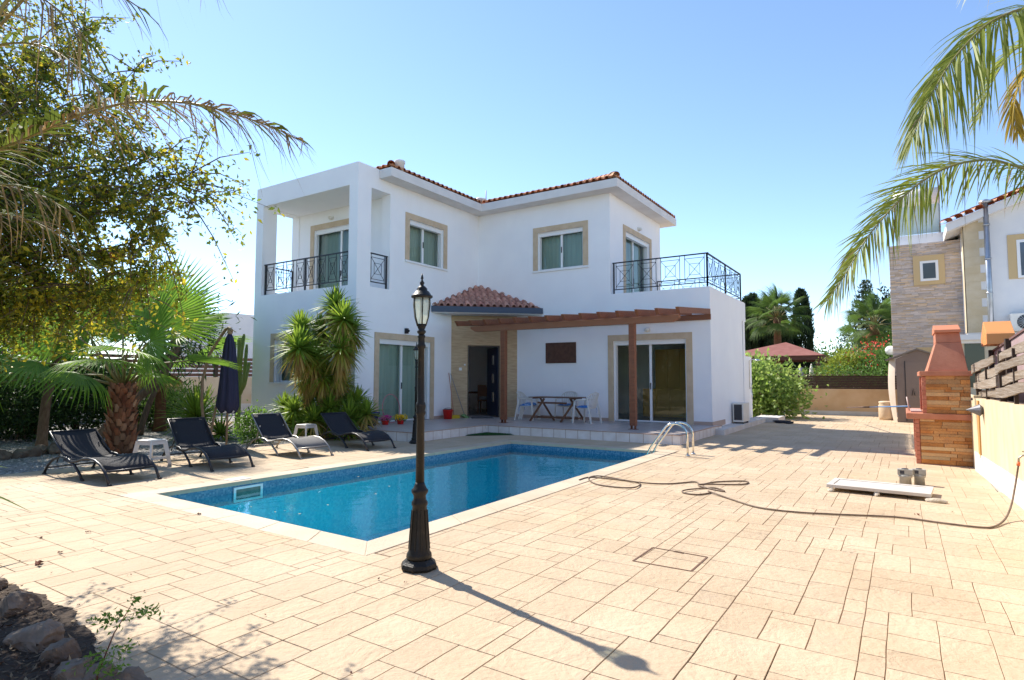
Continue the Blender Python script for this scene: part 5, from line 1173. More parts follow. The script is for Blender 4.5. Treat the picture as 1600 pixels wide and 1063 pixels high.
a = aty(368, 503, 23); m = MB()
for x in (0, .5, 1.0): m.tube([(a.x+x, 23, a.z-1.1), (a.x+x, 23, a.z)], .025)
m.tube([(a.x, 23, a.z), (a.x+1.0, 23, a.z)], .025); m.tube([(a.x, 23, a.z-.6), (a.x+1.0, 23, a.z-.6)], .02); m.build('ladder_rail', MC['pale_iron'], wh)
exec_veg = True

# ================================================================== VEGETATION
class KB:
    def __init__(s, mb, k): s.mb = mb; s.kk = k
    def add(s, *a): s.mb.k = s.kk; s.mb.add(*a)
    def tube(s, *a, **k): s.mb.k = s.kk; s.mb.tube(*a, **k)
rs = np.random.default_rng(11); q = random.Random(12)
FPM = mat('fan_palm_green', (.14, .26, .03), .5, (.08, .17, .02), 3, spec=.2, transl=.4, hue=.01, island=.15)
FPD = mat('dry_palm_blade', (.30, .22, .10), .7, transl=.25, island=.2)
PET = mat('palm_petiole', (.16, .17, .05), .5, (.25, .18, .06), 3)
def fanleaf(mb, hub, d, nrm, R, span=230, nseg=42, droop=.25, split=.55):
    d = d.normalized(); s = d.cross(nrm).normalized(); nn = s.cross(d).normalized()
    da = math.radians(span)/nseg
    for k in range(nseg):
        a = -math.radians(span)/2+(k+.5)*da; Rl = R*(.72+.28*math.cos(a*.8))*q.uniform(.94, 1.04); ax = d*math.cos(a)+s*math.sin(a); bx = -d*math.sin(a)+s*math.cos(a)
        tw = q.uniform(-.03, .03); vs = []
        for t in (.03, .3, split, .72, .88, 1.0):
            r = Rl*t; w_ = r*math.tan(da/2)*1.0 if t <= split else Rl*split*math.tan(da/2)*(1-(t-split)/(1-split))**.8
            cup = .10*R*(1-math.cos(a))*t; z = -droop*R*t*t*(.5+.5*abs(a)/2)-(droop*1.4*R*max(0, t-.7)**1.5*q.uniform(.5, 2.2))
            c = hub+ax*r+nn*(z+cup*.6)+bx*(tw*r*max(0, t-.5)); fold = w_*.35
            vs += [c-bx*w_+nn*fold, c-nn*fold*.3, c+bx*w_+nn*fold]
        mb.add(vs, [(i*3+j, i*3+j+1, (i+1)*3+j+1, (i+1)*3+j) for i in range(5) for j in (0, 1)])
def fanpalm(name, label, base, th, leaves, crown_r=.3, skirt=0, trunk=(.30, .22), group=None, boots=True, lm_=None):
    t = thing(name, label, 'palm tree', base, 0, group); b = V(base); H = th
    if H > 0:
        m = MB(); n = 10; pr_ = [(trunk[0]+(trunk[1]-trunk[0])*i/n+ (.05 if i == 0 else 0), H*i/n) for i in range(n+1)]; m.lathe(pr_, b, 14)
        m.build('trunk', mat('palm_trunk_core', (.13, .06, .03), .95, (.2, .1, .05), 10, bump=1, bscale=20), t)
    if boots and H > 0:
        m = MB(); rows = int(H/.085)
        for r_ in range(rows):
            z = H*(r_+.3)/rows; rad = trunk[0]+(trunk[1]-trunk[0])*z/H
            for k in range(10):
                a = 2*PI*(k+(r_ % 2)*.5)/10+q.uniform(-.1, .1); o = V((math.cos(a), math.sin(a), 0)); sd_ = V((-math.sin(a), math.cos(a), 0)); Lb = q.uniform(.10, .17); ww = q.uniform(.055, .085)
                p = b+V((0, 0, z-.05))+o*rad*.92; e = p+o*q.uniform(.05, .13)+V((0, 0, Lb*1.1))
                m.add([p-sd_*ww, p+sd_*ww, e+sd_*ww*.45, e-sd_*ww*.45, p-sd_*ww*.5+o*.05, p+sd_*ww*.5+o*.05, e+o*.012], [(4, 5, 6), (0, 4, 6, 3), (5, 1, 2, 6), (0, 1, 5, 4), (3, 6, 2)])
        m.build('leaf_boots', mat('orange_brown_boots', (.17, .05, .02), .85, (.25, .11, .05), 8, island=.45, c3=(.38, .24, .14)), t)
    top = b+V((0, 0, H))
    for (dx, dy, dz, Lp, R, droop, span, *face) in leaves:
        d = V((dx, dy, dz)).normalized(); lm = MB(); lf = KB(lm, 1); pe = KB(lm, 0); hub = top+d*Lp+V((0, 0, -.06*Lp*Lp)); mid = top+d*Lp*.5+V((0, 0, .04*Lp))
        pe.tube([top+V((d.x*.1, d.y*.1, -.05)), mid, hub], [.028, .018, .011], 6)
        ld_ = (hub-mid).normalized(); up_ = V((0, 0, 1)) if abs(ld_.z) < .9 else V((1, 0, 0)); nrm = (up_-ld_*up_.dot(ld_)).normalized(); nrm = (nrm+V((q.uniform(-.4, .4), q.uniform(-.4, .4), 0))).normalized()
        if face: nrm = (nrm*.5+(eye-hub).normalized()).normalized()
        fanleaf(lf, hub, ld_, nrm, R, span, droop=droop); lm.build('frond', [PET, lm_ or FPM], t)
    if skirt:
        for k in range(skirt):
            m = MB(); a = q.uniform(0, 2*PI); d = V((math.cos(a), math.sin(a), -1.1)).normalized(); fanleaf(m, top+d*.45, d, V((math.cos(a), math.sin(a), .8)), .6, 120, 18, .3); m.build('dead_frond', FPD, t)
    return t
def W2(px, py, dep): return atd(px, py, dep)
# main fan palm: leaves aimed so that crown matches
mb_ = V((-12.95, 5.75, 0)); mtop = V((-12.95, 5.75, 1.35)); L_ = []
def aim(px, py, dep, R, droop=.2, span=230, Lf=.62):
    h = W2(px, py, dep); v = h-mtop; Lp = v.length; L_.append((v.x, v.y, v.z+.06*Lp*Lp+0, Lp, R, droop, span))
def aimf(px, py, dep, R, droop=.1, span=230): aim(px, py, dep, R, droop, span); L_[-1] = L_[-1]+(1,)
aimf(236, 528, 11.2, 1.35, .08, 310); aimf(252, 492, 11.9, 1.5, .05, 170); aimf(92, 505, 11.4, 1.5, .12, 230); aimf(140, 520, 12.2, 1.35, .1, 280); aimf(190, 470, 12.6, 1.35, .05, 260)
aim(300, 562, 11.4, 1.0, .12, 100); aim(55, 565, 10.8, 1.35, .25, 220); aim(-10, 600, 11.3, 1.2, .3); aim(235, 585, 12.6, .85, .5); aim(125, 585, 10.9, 1.0, .45); aim(200, 545, 10.4, .9, .35); aim(160, 560, 10.3, 1.0, .4); aim(60, 470, 12.5, 1.5, .1); aim(285, 520, 12.6, 1.1, .1)
fanpalm('fan_palm', 'fan palm with a stout orange brown trunk behind the nearest lounger', tuple(mb_), 1.35, L_, trunk=(.23, .165))
def rl(n, R, el0, el1, Lp, dr=.25, seed=1):
    qq = random.Random(seed); out = []
    for k in range(n):
        a = 2*PI*k*.382*1.0+qq.uniform(-.2, .2); e = math.radians(el0+(el1-el0)*k/n); out.append((math.cos(a)*math.cos(e), math.sin(a)*math.cos(e), math.sin(e), Lp*qq.uniform(.85, 1.1), R*qq.uniform(.85, 1.1), dr, 220))
    return out
fanpalm('fan_palm', 'tall fan palm rising behind the nearer one, upright leaf above its crown', (-17.2, 8.6, 0), 1.9, rl(16, 1.2, 85, 0, 1.4, .15, 3), trunk=(.15, .12), skirt=5, boots=False)
fanpalm('fan_palm', 'low fan palm at the left edge whose leaves reach into the picture', (-15.2, 3.3, 0), 1.5, rl(14, 1.1, 75, -5, 1.3, .25, 5), trunk=(.22, .18), skirt=6)
fanpalm('fan_palm', 'dark fan palm in the shade at the back of the left garden', (-19.5, 6.4, 0), 1.6, rl(14, 1.1, 70, -15, 1.2, .3, 8), trunk=(.22, .18), skirt=8)
# slim trunks in left garden
BRK = mat('grey_brown_bark', (.12, .085, .06), .95, (.19, .14, .10), 9, bump=1, bscale=25, stretch=(3, 3, 1))
DKG = mat('dark_leaf', (.035, .075, .018), .55, transl=.3, island=.35, hue=.01)
def slim(label, pts, r, crown=None, n=900, grp='slim trunks in the left garden'):
    t = thing('garden_tree', label, 'tree', pts[0], 0, grp); m = MB(); m.tube(smooth(pts, 4), [r*(1.5 if i == 0 else 1.15-.4*i/(4*(len(pts)-1))) for i in range(4*(len(pts)-1)+1)], 9); m.build('trunk', BRK, t)
    if crown: v, f = cloud(rs, crown, n, .22, .035, shell=.3, upb=0, clump=14, droop=.3); npbuild('crown', v, f, DKG, t)
slim('slim straight trunk left of the nearest lounger, before dark shrubs', [(-15.0, 5.15, 0), (-15.0, 5.2, 1.0), (-14.8, 5.3, 2.0), (-14.9, 5.3, 2.6)], .085, [(-15, 5.2, 2.7, 1.1, 1.1, .7)])
slim('thick trunk leaning to the right behind the nearest lounger', [(-15.4, 6.25, 0), (-15.0, 6.7, .7), (-14.4, 7.2, 1.5), (-14.1, 7.4, 2.2)], .10, [(-14.2, 7.3, 2.7, 1.0, 1.0, .6)])
slim('twin thin leaning stems between the fan palm and the leaning trunk', [(-16.4, 7.7, 0), (-16.2, 7.9, 1.0), (-15.7, 8.3, 2.2)], .07, [(-15.8, 8.2, 2.5, 1.0, 1.0, .6)])
slim('dark trunk at the far left behind the row of rocks', [(-16.5, 4.4, 0), (-16.6, 4.4, 1.2), (-16.9, 4.5, 2.6)], .13, [(-16.8, 4.5, 2.9, 1.3, 1.3, .8)])
def shrub(name, label, blobs, n, L, W, m, grp=None, clump=18, cat='shrub', shell=.6, upb=.25, stems=True):
    b = blobs[0]; t = thing(name, label, cat, (b[0], b[1], 0), 0, grp); v, f = cloud(rs, blobs, n, L, W, shell=shell, upb=upb, clump=clump); npbuild('foliage', v, f, m, t)
    if stems:
        s = MB()
        for bb_ in blobs:
            for k in range(4): a = q.uniform(0, 6.28); s.tube([(b[0]+q.uniform(-.1, .1), b[1]+q.uniform(-.1, .1), 0), ((b[0]+bb_[0])/2, (b[1]+bb_[1])/2, bb_[2]*.5), (bb_[0]+math.cos(a)*bb_[3]*.6, bb_[1]+math.sin(a)*bb_[4]*.6, bb_[2]+bb_[5]*.4)], [.03, .022, .006], 5)
        s.build('stem', BRK, t)
    return t
for i, (x, y, s_) in enumerate(((-17.5, 5.6, 1.3), (-19.0, 4.3, 1.4), (-18.2, 7.0, 1.25), (-20.5, 5.4, 1.5), (-19.4, 9.0, 1.1), (-21, 2.5, 1.6))):
    shrub('garden_shrub', ['dense dark shrub behind the slim trunks', 'tall dark shrub at the far left of the garden', 'dark shrub under the leaning trunk', 'dark shrub against the garden wall, left', 'rounded dark shrub behind the fan palm, by the garden wall', 'biggest dark shrub at the left end of the garden wall'][i], [(x, y, s_*.75, 1.2, 1.1, s_*.7)], 6500, .13, .05, DKG, 'dark shrubs at the back of the left garden')
MG = mat('mid_leaf', (.08, .16, .028), .5, transl=.35, island=.3, hue=.01)
pbush = W2(235, 640, 17.5); shrub('garden_shrub', 'spreading green bush in front of the cream garden wall, right of the palm trunk', [(pbush.x, pbush.y, .6, 1.2, 1.0, .65), (pbush.x+.9, pbush.y+.6, .5, .9, .8, .55)], 4200, .10, .045, MG)
BG = mat('bright_leaf', (.10, .21, .03), .5, transl=.4, island=.3, hue=.015)
shrub('low_bush', 'small bright green bush between the parasol and the faded grey lounger', [(-12.35, 8.25, .32, .38, .42, .36)], 2600, .055, .035, BG)
# cactus
cc = W2(373, 600, 17); ca_ = thing('cactus', 'tall green branching cactus behind the closed parasol', 'cactus', (cc.x, cc.y, 0)); CG = mat('cactus_green', (.20, .27, .05), .6, (.30, .36, .10), 4)
def cact(pts, r):
    m = MB(); P = smooth(pts, 4); n = 10; vs = []
    for i, p in enumerate(P):
        for k in range(n): a = 2*PI*k/n; rr = r*(1 if k % 2 else .55)*(1-.0*i); rr *= (.55 if i == len(P)-1 else 1); vs.append((p.x+rr*math.cos(a), p.y+rr*math.sin(a), p.z))
    m.add(vs, [(i*n+k, i*n+(k+1) % n, (i+1)*n+(k+1) % n, (i+1)*n+k) for i in range(len(P)-1) for k in range(n)]+[tuple((len(P)-1)*n+k for k in range(n))]); return m
tr_ = cact([(cc.x, cc.y, 0), (cc.x, cc.y, 1.2), (cc.x+.02, cc.y, 2.1), (cc.x, cc.y, 2.6)], .08).build('trunk', CG, ca_)
for dx, z0, z1 in ((-.42, 1.1, 2.1), (.32, .9, 2.4), (-.22, 1.4, 2.5), (.18, 1.6, 2.7), (.46, 1.0, 1.9), (-.35, .7, 1.5)): cact([(cc.x, cc.y, z0), (cc.x+dx*.7, cc.y-.05, z0+.2), (cc.x+dx, cc.y-.05, z0+.6), (cc.x+dx*1.05, cc.y, z1)], .05).build('branch', CG, ca_)

# swords / yucca -------------------------------------------------------------------
YG = mat('yucca_green', (.22, .32, .035), .5, (.13, .23, .03), 2, transl=.35, hue=.012, island=.25)
YD = mat('yucca_dry', (.38, .23, .08), .8, (.48, .38, .10), 2, transl=.2, island=.35)
YY = mat('yucca_yellow', (.25, .24, .03), .6, transl=.4, island=.3)
def rosette(mbs, c, n, L, W, el0=-60, el1=85, dry=True, seed=0, bend=.15):
    qq = random.Random(seed)
    for k in range(n):
        u = k/n; e = math.radians(el1+(el0-el1)*u**1.0+qq.uniform(-8, 8)); a = k*2.39996+qq.uniform(-.2, .2); l = L*qq.uniform(.8, 1.1)*(1 if u < .75 else .9)
        d = V((math.cos(a)*math.cos(e), math.sin(a)*math.cos(e), math.sin(e))); s = V((-math.sin(a), math.cos(a), 0)); n_ = s.cross(d)
        mb = mbs[0] if (u < .62 or not dry) else (mbs[2] if u < .78 else mbs[1]); vs = []; dr = bend*(1+1.5*u)
        for t, w_ in ((0, .6), (.25, 1), (.55, .85), (.8, .5), (1, .03)):
            p = c+d*l*t-n_*0+V((0, 0, -dr*l*t*t)); vs += [p-s*W*w_/2+n_*W*.15*w_, p-n_*W*.1*w_, p+s*W*w_/2+n_*W*.15*w_]
        mb.add(vs, [(i*3+j, i*3+j+1, (i+1)*3+j+1, (i+1)*3+j) for i in range(4) for j in (0, 1)])
yb = V((-12.3, 9.85, 0)); yu = thing('yucca', 'tall multi headed yucca with drooping dry skirts in front of the balcony tower', 'yucca', tuple(yb))
tk = MB()
heads = [(524, 478, 14.9, .62), (537, 500, 14.3, .66), (470, 515, 14.6, .6), (466, 545, 14.0, .66), (500, 520, 15.0, .62), (533, 545, 14.2, .68), (490, 560, 14.4, .62), (505, 590, 14.5, .58), (548, 520, 14.5, .55), (480, 590, 14.6, .5), (528, 585, 14.6, .5)]
for i, (px, py, dp, L) in enumerate(heads):
    c = W2(px, py, dp); hm = MB(); mbs = [KB(hm, 0), KB(hm, 1), KB(hm, 2)]; rosette(mbs, c, 190, L*1.02, .055, -78, 86, True, i)
    tk.tube(smooth([yb+V((q.uniform(-.2, .2), q.uniform(-.1, .1), 0)), (yb+V((c.x, c.y, 0))*0+V((c.x, c.y, 0)).lerp(yb, .5)+V((0, 0, c.z*.5))), c-V((0, 0, .1))], 4), [.09]*3+[.07]*6, 8)
    for k in range(90):
        a = q.uniform(0, 6.28); p = c+V((0, 0, -q.uniform(.05, .55))); d = V((math.cos(a)*.35, math.sin(a)*.35, -1)).normalized(); s = V((-math.sin(a), math.cos(a), 0)); l = q.uniform(.25, .5); mbs[1].add([p-s*.018, p+s*.018, p+d*l+V((math.cos(a), math.sin(a), 0))*.03], [(0, 1, 2)])
    hm.build('leaf_head', [YG, YD, YY], yu)
tk.build('trunk', BRK, yu)
yv = thing('yucca', 'low spreading yucca bush at the foot of the tall yucca beside the terrace', 'yucca', (-12.0, 9.6, 0))
for i, (px, py, dp) in enumerate([(455, 650, 14.0), (480, 635, 14.3), (470, 665, 13.6), (505, 640, 14.0), (530, 620, 14.2), (548, 640, 13.8), (560, 655, 13.6), (520, 655, 13.6), (540, 668, 13.4), (500, 665, 13.6), (558, 625, 14.0), (445, 635, 14.4), (535, 600, 14.4), (490, 610, 14.4), (460, 640, 13.5), (490, 655, 13.3), (515, 635, 13.6), (545, 650, 13.4), (572, 645, 13.6), (480, 680, 13.3), (450, 665, 13.8)]):
    c = W2(px, py, dp+.75); c.z = max(.18, c.z-.05); hm = MB(); mbs = [KB(hm, 0), KB(hm, 1), KB(hm, 2)]; rosette(mbs, c, 110, .54, .05, -35, 88, i % 3 == 0, 50+i); hm.build('leaf_head', [YG, YD, YY], yv)
m = MB(); m.lathe([(.42, -.02), (.5, .15), (.46, .32), (.4, .34)], (-12.0, 9.75, 0), 20); tag(m.build('stone_planter', mat('pinkish_planter', (.38, .24, .18), .9, (.3, .2, .14), 5)), 'round pinkish planter at the foot of the yucca bush', 'planter')
y3 = thing('yucca', 'single spiky yucca left of the closed parasol', 'yucca', (-14.6, 8.2, 0)); mbs = [MB(), MB(), MB()]
c = W2(308, 652, 14.2); rosette(mbs, c, 110, .95, .07, -25, 80, False, 91, .08); rosette(mbs, c+V((.5, .3, -.4)), 50, .6, .06, -20, 70, False, 92, .1)
tk = MB(); tk.tube([(c.x, c.y, 0), c], .12, 9); tk.build('trunk', BRK, y3); mbs[0].build('leaves', YG, y3)
y4 = thing('agave', 'agave with long pale green blades entering from the left edge', 'agave', (-6.75, 1.1, 0)); mbs = [MB(), MB(), MB()]
c = V((-6.55, 1.15, .75)); rosette(mbs, c, 34, 1.0, .085, -30, 70, False, 33, .18); m = MB(); m.tube([(c.x, c.y, 0), c], .09, 9); m.build('trunk', BRK, y4); mbs[0].build('leaves', YG, y4)

# feather fronds --------------------------------------------------------------------
def frond(lf, rc_, pts, Ll, n, droop=.6, wid=.03, jit=.25, start=.18, v_=.35, dry=None, pdry=0, curl=0, rr=.02, ang=50, roll=0):
    P = smooth(pts, 8); m = len(P); rc_.tube(P, [rr*(1-.85*i/(m-1)) for i in range(m)], 6)
    cum = [0]
    for i in range(1, m): cum.append(cum[-1]+(P[i]-P[i-1]).length)
    T = cum[-1]
    for k in range(n):
        t = start+(1-start)*(k+.5)/n; s_ = t*T; i = max(j for j in range(m) if cum[j] <= s_+1e-9); i = min(i, m-2); p = P[i].lerp(P[i+1], (s_-cum[i])/max(1e-6, cum[i+1]-cum[i])); d = (P[i+1]-P[i]).normalized()
        sd_ = d.cross(V((0, 0, 1)));
        if sd_.length < .2: sd_ = V((1, 0, 0))
        sd_.normalize(); up_ = sd_.cross(d); sd_, up_ = sd_*math.cos(roll)+up_*math.sin(roll), up_*math.cos(roll)-sd_*math.sin(roll)
        for sg in (-1, 1):
            l = Ll*(.28+.72*math.sin(PI*min(1, (t*.92+.08))**.8))*q.uniform(.8, 1.1)
            an = math.radians(ang*(1-.45*t)+q.uniform(-8, 8)); dd = (d*math.cos(an)+sd_*sg*math.sin(an)+up_*(v_+q.uniform(-jit, jit))).normalized()
            dr = droop*q.uniform(.6, 1.5); w_ = wid*q.uniform(.7, 1.1); wd = (up_*.6+d*.5).cross(dd).normalized() if q.random() < .5 else up_.cross(dd).normalized()
            mb = dry if (dry is not None and q.random() < pdry) else lf
            if mb is dry: dr *= 1.9; w_ *= .6
            vs = []
            for tt, ww in ((0, .5), (.3, 1), (.6, .8), (.85, .4), (1, .04)):
                c = p+dd*l*tt+V((0, 0, -dr*l*tt*tt)); 
                if mb is dry: c += V((math.sin(tt*5+k), math.cos(tt*4+k), 0))*.02*tt
                vs += [c-wd*w_*ww/2, c+wd*w_*ww/2]
            mb.add(vs, [(a*2, a*2+1, a*2+3, a*2+2) for a in range(4)])
FGR = mat('feather_green', (.25, .28, .035), .5, (.15, .20, .03), 3, transl=.4, hue=.012, island=.3)
FDR = mat('feather_dry', (.22, .16, .06), .8, (.33, .22, .11), 3, transl=.2, island=.3)
RAC = mat('rachis', (.20, .19, .06), .5, (.30, .22, .08), 3)
fp = thing('feather_palm', 'feather palm with half dry brown fronds overhanging the top left corner', 'palm tree', (-5.4, -.2, 0))
crown = V((-5.4, -.2, 2.6))
CURP = [fp]
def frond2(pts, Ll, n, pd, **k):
    fm = MB(); frond(KB(fm, 1), KB(fm, 0), pts, Ll, n, dry=KB(fm, 2), pdry=pd, **k); fm.build('frond', [RAC, FGR if CURP[0] is not fp else mat('shaded_feather_green', (.12, .15, .025), .7, (.08, .11, .02), 3, spec=.1, transl=.35, island=.3), FDR], CURP[0])  # left palm's fronds get a darker green than the right palm's
A3 = [crown, W2(-200, 290, 3.3), W2(0, 232, 3.1), W2(120, 180, 3.0)]; B3 = [W2(110, 184, 3.0), W2(205, 160, 2.95), W2(300, 162, 2.9), W2(370, 180, 2.87), W2(420, 197, 2.85), W2(474, 222, 2.82)]
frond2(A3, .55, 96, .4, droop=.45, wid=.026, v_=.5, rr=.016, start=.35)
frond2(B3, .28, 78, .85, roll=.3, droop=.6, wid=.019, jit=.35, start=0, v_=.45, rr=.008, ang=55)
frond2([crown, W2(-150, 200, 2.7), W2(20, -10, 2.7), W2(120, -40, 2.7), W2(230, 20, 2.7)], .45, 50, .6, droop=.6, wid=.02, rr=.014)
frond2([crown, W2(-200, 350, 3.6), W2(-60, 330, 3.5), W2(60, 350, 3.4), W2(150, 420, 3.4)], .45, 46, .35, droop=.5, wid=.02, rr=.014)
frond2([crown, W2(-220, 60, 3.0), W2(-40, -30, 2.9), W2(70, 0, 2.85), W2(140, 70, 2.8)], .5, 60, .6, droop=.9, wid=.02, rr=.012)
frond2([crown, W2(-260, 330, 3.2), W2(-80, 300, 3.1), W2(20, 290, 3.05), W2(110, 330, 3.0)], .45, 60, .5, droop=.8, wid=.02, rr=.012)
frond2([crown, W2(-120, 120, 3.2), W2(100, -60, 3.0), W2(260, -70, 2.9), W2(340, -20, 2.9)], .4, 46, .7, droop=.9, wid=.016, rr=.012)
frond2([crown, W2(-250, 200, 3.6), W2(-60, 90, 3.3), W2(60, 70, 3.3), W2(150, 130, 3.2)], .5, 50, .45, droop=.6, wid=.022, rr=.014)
for a in range(7): frond2([crown, crown+V((math.cos(a+2.4)*.8*-1, math.sin(a+2.4)*.8-.2, .7)), crown+V((-abs(math.cos(a))*1.6, math.sin(a)*1.5-.6, .5)), crown+V((-abs(math.cos(a))*2.2, math.sin(a)*2.0-.8, -.3))], .4, 26, .3, droop=.5, wid=.03, rr=.02) if a % 2 else None
m = MB(); m.tube([(-5.4, -.2, 0), (-5.42, -.2, 1.2), tuple(crown)], [.22, .18, .17], 12); m.build('trunk', BRK, fp)

rp = thing('feather_palm', 'tall feather palm whose green fronds arch in from the right edge', 'palm tree', (3.6, 13.4, 0))
CURP[0] = rp; cr = W2(1760, 215, 11.6)
frond2([cr, W2(1680, 275, 11.5), W2(1600, 263, 11.4), W2(1545, 250, 11.3), W2(1480, 262, 11.2), W2(1420, 300, 11.1), W2(1360, 365, 11.0), W2(1320, 430, 11.0), W2(1293, 470, 11.0)], 1.1, 150, .06, droop=.38, wid=.034, jit=.3, start=.2, v_=.0, roll=.8, rr=.035)
frond2([cr, W2(1720, 90, 11.2), W2(1640, 15, 11.0), W2(1560, 28, 10.8), W2(1500, 80, 10.7), W2(1460, 140, 10.6), W2(1425, 215, 10.6)], 1.5, 130, .04, droop=.75, wid=.04, jit=.3, v_=0, roll=.6, rr=.035, start=.25)
frond2([cr, W2(1690, 130, 12.4), W2(1640, 80, 12.6), W2(1590, 75, 12.7), W2(1550, 130, 12.8), W2(1530, 185, 12.8)], 1.0, 90, .05, droop=.6, wid=.045, rr=.03)
frond2([cr, W2(1700, 60, 10.4), W2(1650, -60, 10.2), W2(1590, -90, 10.2), W2(1530, -40, 10.2)], 1.3, 90, .05, droop=.8, wid=.045, rr=.03)
for a in range(6):
    e = V((abs(math.cos(a*1.05))+.2, math.sin(a*1.05), 0)); frond2([cr, cr+e*1.0+V((0, 0, 1.0)), cr+e*2.2+V((0, 0, .9)), cr+e*3.2+V((0, 0, -.4))], .8, 36, .1, droop=.7, wid=.035, rr=.03)
m = MB(); m.tube([(3.6, 13.4, 0), ((cr.x+3.6)/2, (cr.y+13.4)/2, cr.z*.5), tuple(cr)], [.2, .16, .13], 12); m.build('trunk', BRK, rp)
# orange hanging cluster of yellow fronds at right edge
YF = mat('yellowing_frond', (.34, .24, .03), .6, transl=.4, island=.3)
fm = MB(); frond(KB(fm, 1), KB(fm, 0), [cr+V((-.3, 0, 0)), W2(1640, 90, 12.0), W2(1600, 120, 12.0), W2(1585, 165, 12.0), W2(1590, 205, 12.0)], .7, 80, .9, .045, rr=.02); fm.build('yellow_frond', [RAC, YF], rp)

# pomegranate tree --------------------------------------------------------------------
PG = mat('pomegranate_leaf', (.07, .12, .014), .4, transl=.55, island=.4, hue=.02, c3=(.38, .34, .02))  # yellow share of the leaves stands in for sunlit highlights in the crown
pm = thing('pomegranate_tree', 'pomegranate tree with small glossy leaves hanging over the upper left', 'tree', (-8.0, .3, 0))
tw = MB(); pb = V((-8.0, .3, 0)); fork = V((-7.4, .9, 1.6)); tw.tube([pb, (pb+fork)/2+V((.1, -.1, .1)), fork], [.12, .09, .08], 10)
PP = []; ends = []
tg = [(40, 60, 5.2), (110, 90, 5.0), (60, 160, 5.2), (160, 130, 4.8), (210, 110, 4.7), (120, 220, 4.8), (200, 230, 4.6), (30, 260, 5.0), (260, 240, 4.5), (300, 270, 4.4), (300, 318, 4.3), (240, 330, 4.4), (160, 310, 4.6), (90, 340, 4.7), (20, 380, 4.9), (130, 400, 4.7), (190, 400, 4.6), (225, 425, 4.5), (70, 440, 4.8), (150, 455, 4.7), (10, 470, 4.9), (250, 360, 4.4), (-60, 150, 5.3), (-80, 300, 5.2), (-60, 420, 5.2), (60, 400, 4.8), (0, 20, 5.3), (-120, 50, 5.5), (100, 10, 5.2), (180, 470, 4.7), (110, 480, 4.8), (40, 500, 4.9), (215, 455, 4.6), (280, 290, 4.4), (60, 300, 4.9), (180, 180, 4.8), (90, 130, 5.0), (20, 110, 5.2), (130, 50, 5.1), (40, 210, 5.1), (-30, 430, 5.1), (-100, 380, 5.2), (-150, 470, 5.0), (-60, 510, 5.1), (-180, 300, 5.3), (-120, 540, 5.0), (-220, 420, 5.1), (-100, 460, 4.8), (-160, 380, 5.0)]
for i, (px, py, dp) in enumerate(tg):
    e = W2(px, py, dp); mid = fork.lerp(e, .5)+V((q.uniform(-.2, .2), q.uniform(-.2, .2), q.uniform(.1, .4))); c = smooth([fork, mid, e], 5); c = [p_+V((math.sin(j*1.7+i)*.05, math.sin(j*2.3+i*2)*.05, math.sin(j*1.3+i*3)*.06))*(0 if j in (0, len(c)-1) else 1) for j, p_ in enumerate(c)]; tw.tube(c, [.022-.019*j/(len(c)-1) for j in range(len(c))], 5)
    for k in range(32):
        s = c[q.randint(5, len(c)-1)]; t_ = s+V((q.gauss(0, .24), q.gauss(0, .24), q.gauss(-.08, .2))); tw.tube([s, s.lerp(t_, .5)+V((0, 0, .04)), t_], [.005, .004, .0015], 4)
        for u in range(44): f_ = q.uniform(.05, 1.1); p = s.lerp(t_, f_)+V((q.gauss(0, .03), q.gauss(0, .03), q.gauss(0, .03))); PP.append(p)
P = np.array([tuple(p) for p in PP]); n = len(P); D = unit(rs.normal(size=(n, 3))+np.array([.1, .1, -.1])); S = unit(np.cross(D, rs.normal(size=(n, 3)))); l = .044*(.6+.7*rs.random(n))
v, f = leafmesh(P, D, S, l, l*.5); npbuild('crown', v, f, PG, pm); tw.build('branch', BRK, pm)
FR = mat('pomegranate_skin', (.45, .22, .05), .45, (.55, .12, .05), 6)
for px, py, dp in ((193, 325, 4.5), (178, 400, 4.55), (110, 420, 4.6)):
    c = W2(px, py, dp); m = MB(); m.sm = True; m.blob(c, (.035, .035, .034), 1, 8, .03); m.tube([c-V((0, 0, .03)), c-V((0, 0, .048))], [.008, .012], 6); m.build('fruit', FR, pm)
c = W2(105, 327, 4.5); m = MB(); m.blob(c, (.025, .02, .02), 3, 6, .4); m.build('flower', mat('red_flower', (.75, .08, .04), .5), pm)

# lower left rocks, litter, sprig ---------------------------------------------------
RK = mat('weathered_rock', (.12, .085, .06), .9, (.27, .215, .165), 4, bump=1, bscale=9, detail=9)
rk = [(35, 955, .16, .13, .09, 'grey brown rock at the upper end of the rock row'), (65, 1005, .20, .13, .10, 'large split rock, second from the top of the rock row'), (105, 1030, .12, .09, .08, 'smooth pale rock in the middle of the rock row'), (125, 1058, .18, .10, .07, 'long brown rock below the smooth pale one'), (165, 1062, .12, .08, .06, 'small bluish rock by the paving edge'), (215, 1085, .16, .12, .09, 'rough pinkish rock at the bottom edge of the picture'), (-15, 925, .14, .12, .08, 'dark rock at the far left of the rock row')]
for i, (px, py, a, b, h, lb) in enumerate(rk):
    p = gp(px, py-8, .03); m = MB(); m.rock((p.x-.02, p.y-.02, .025), (a*.88, b, h*1.05), i+3, 18); tag(m.build('rock', RK, bevel=.0), lb, 'rock', 'rocks edging the soil bed in the near left corner')
for k in range(16):
    x = -12.2-.09*k+q.uniform(-.1, .1); y = 2.9+.24*k+q.uniform(-.1, .1); a = q.uniform(.12, .2); m = MB(); m.rock((x-1.2+.03*k, y, .05), (a*1.15, a, a*.8), k+20, 9)
    tag(m.build('rock', RK), 'rounded rocks edging the planting bed behind the nearest lounger', 'rock', 'far rocks edging the left planting bed')
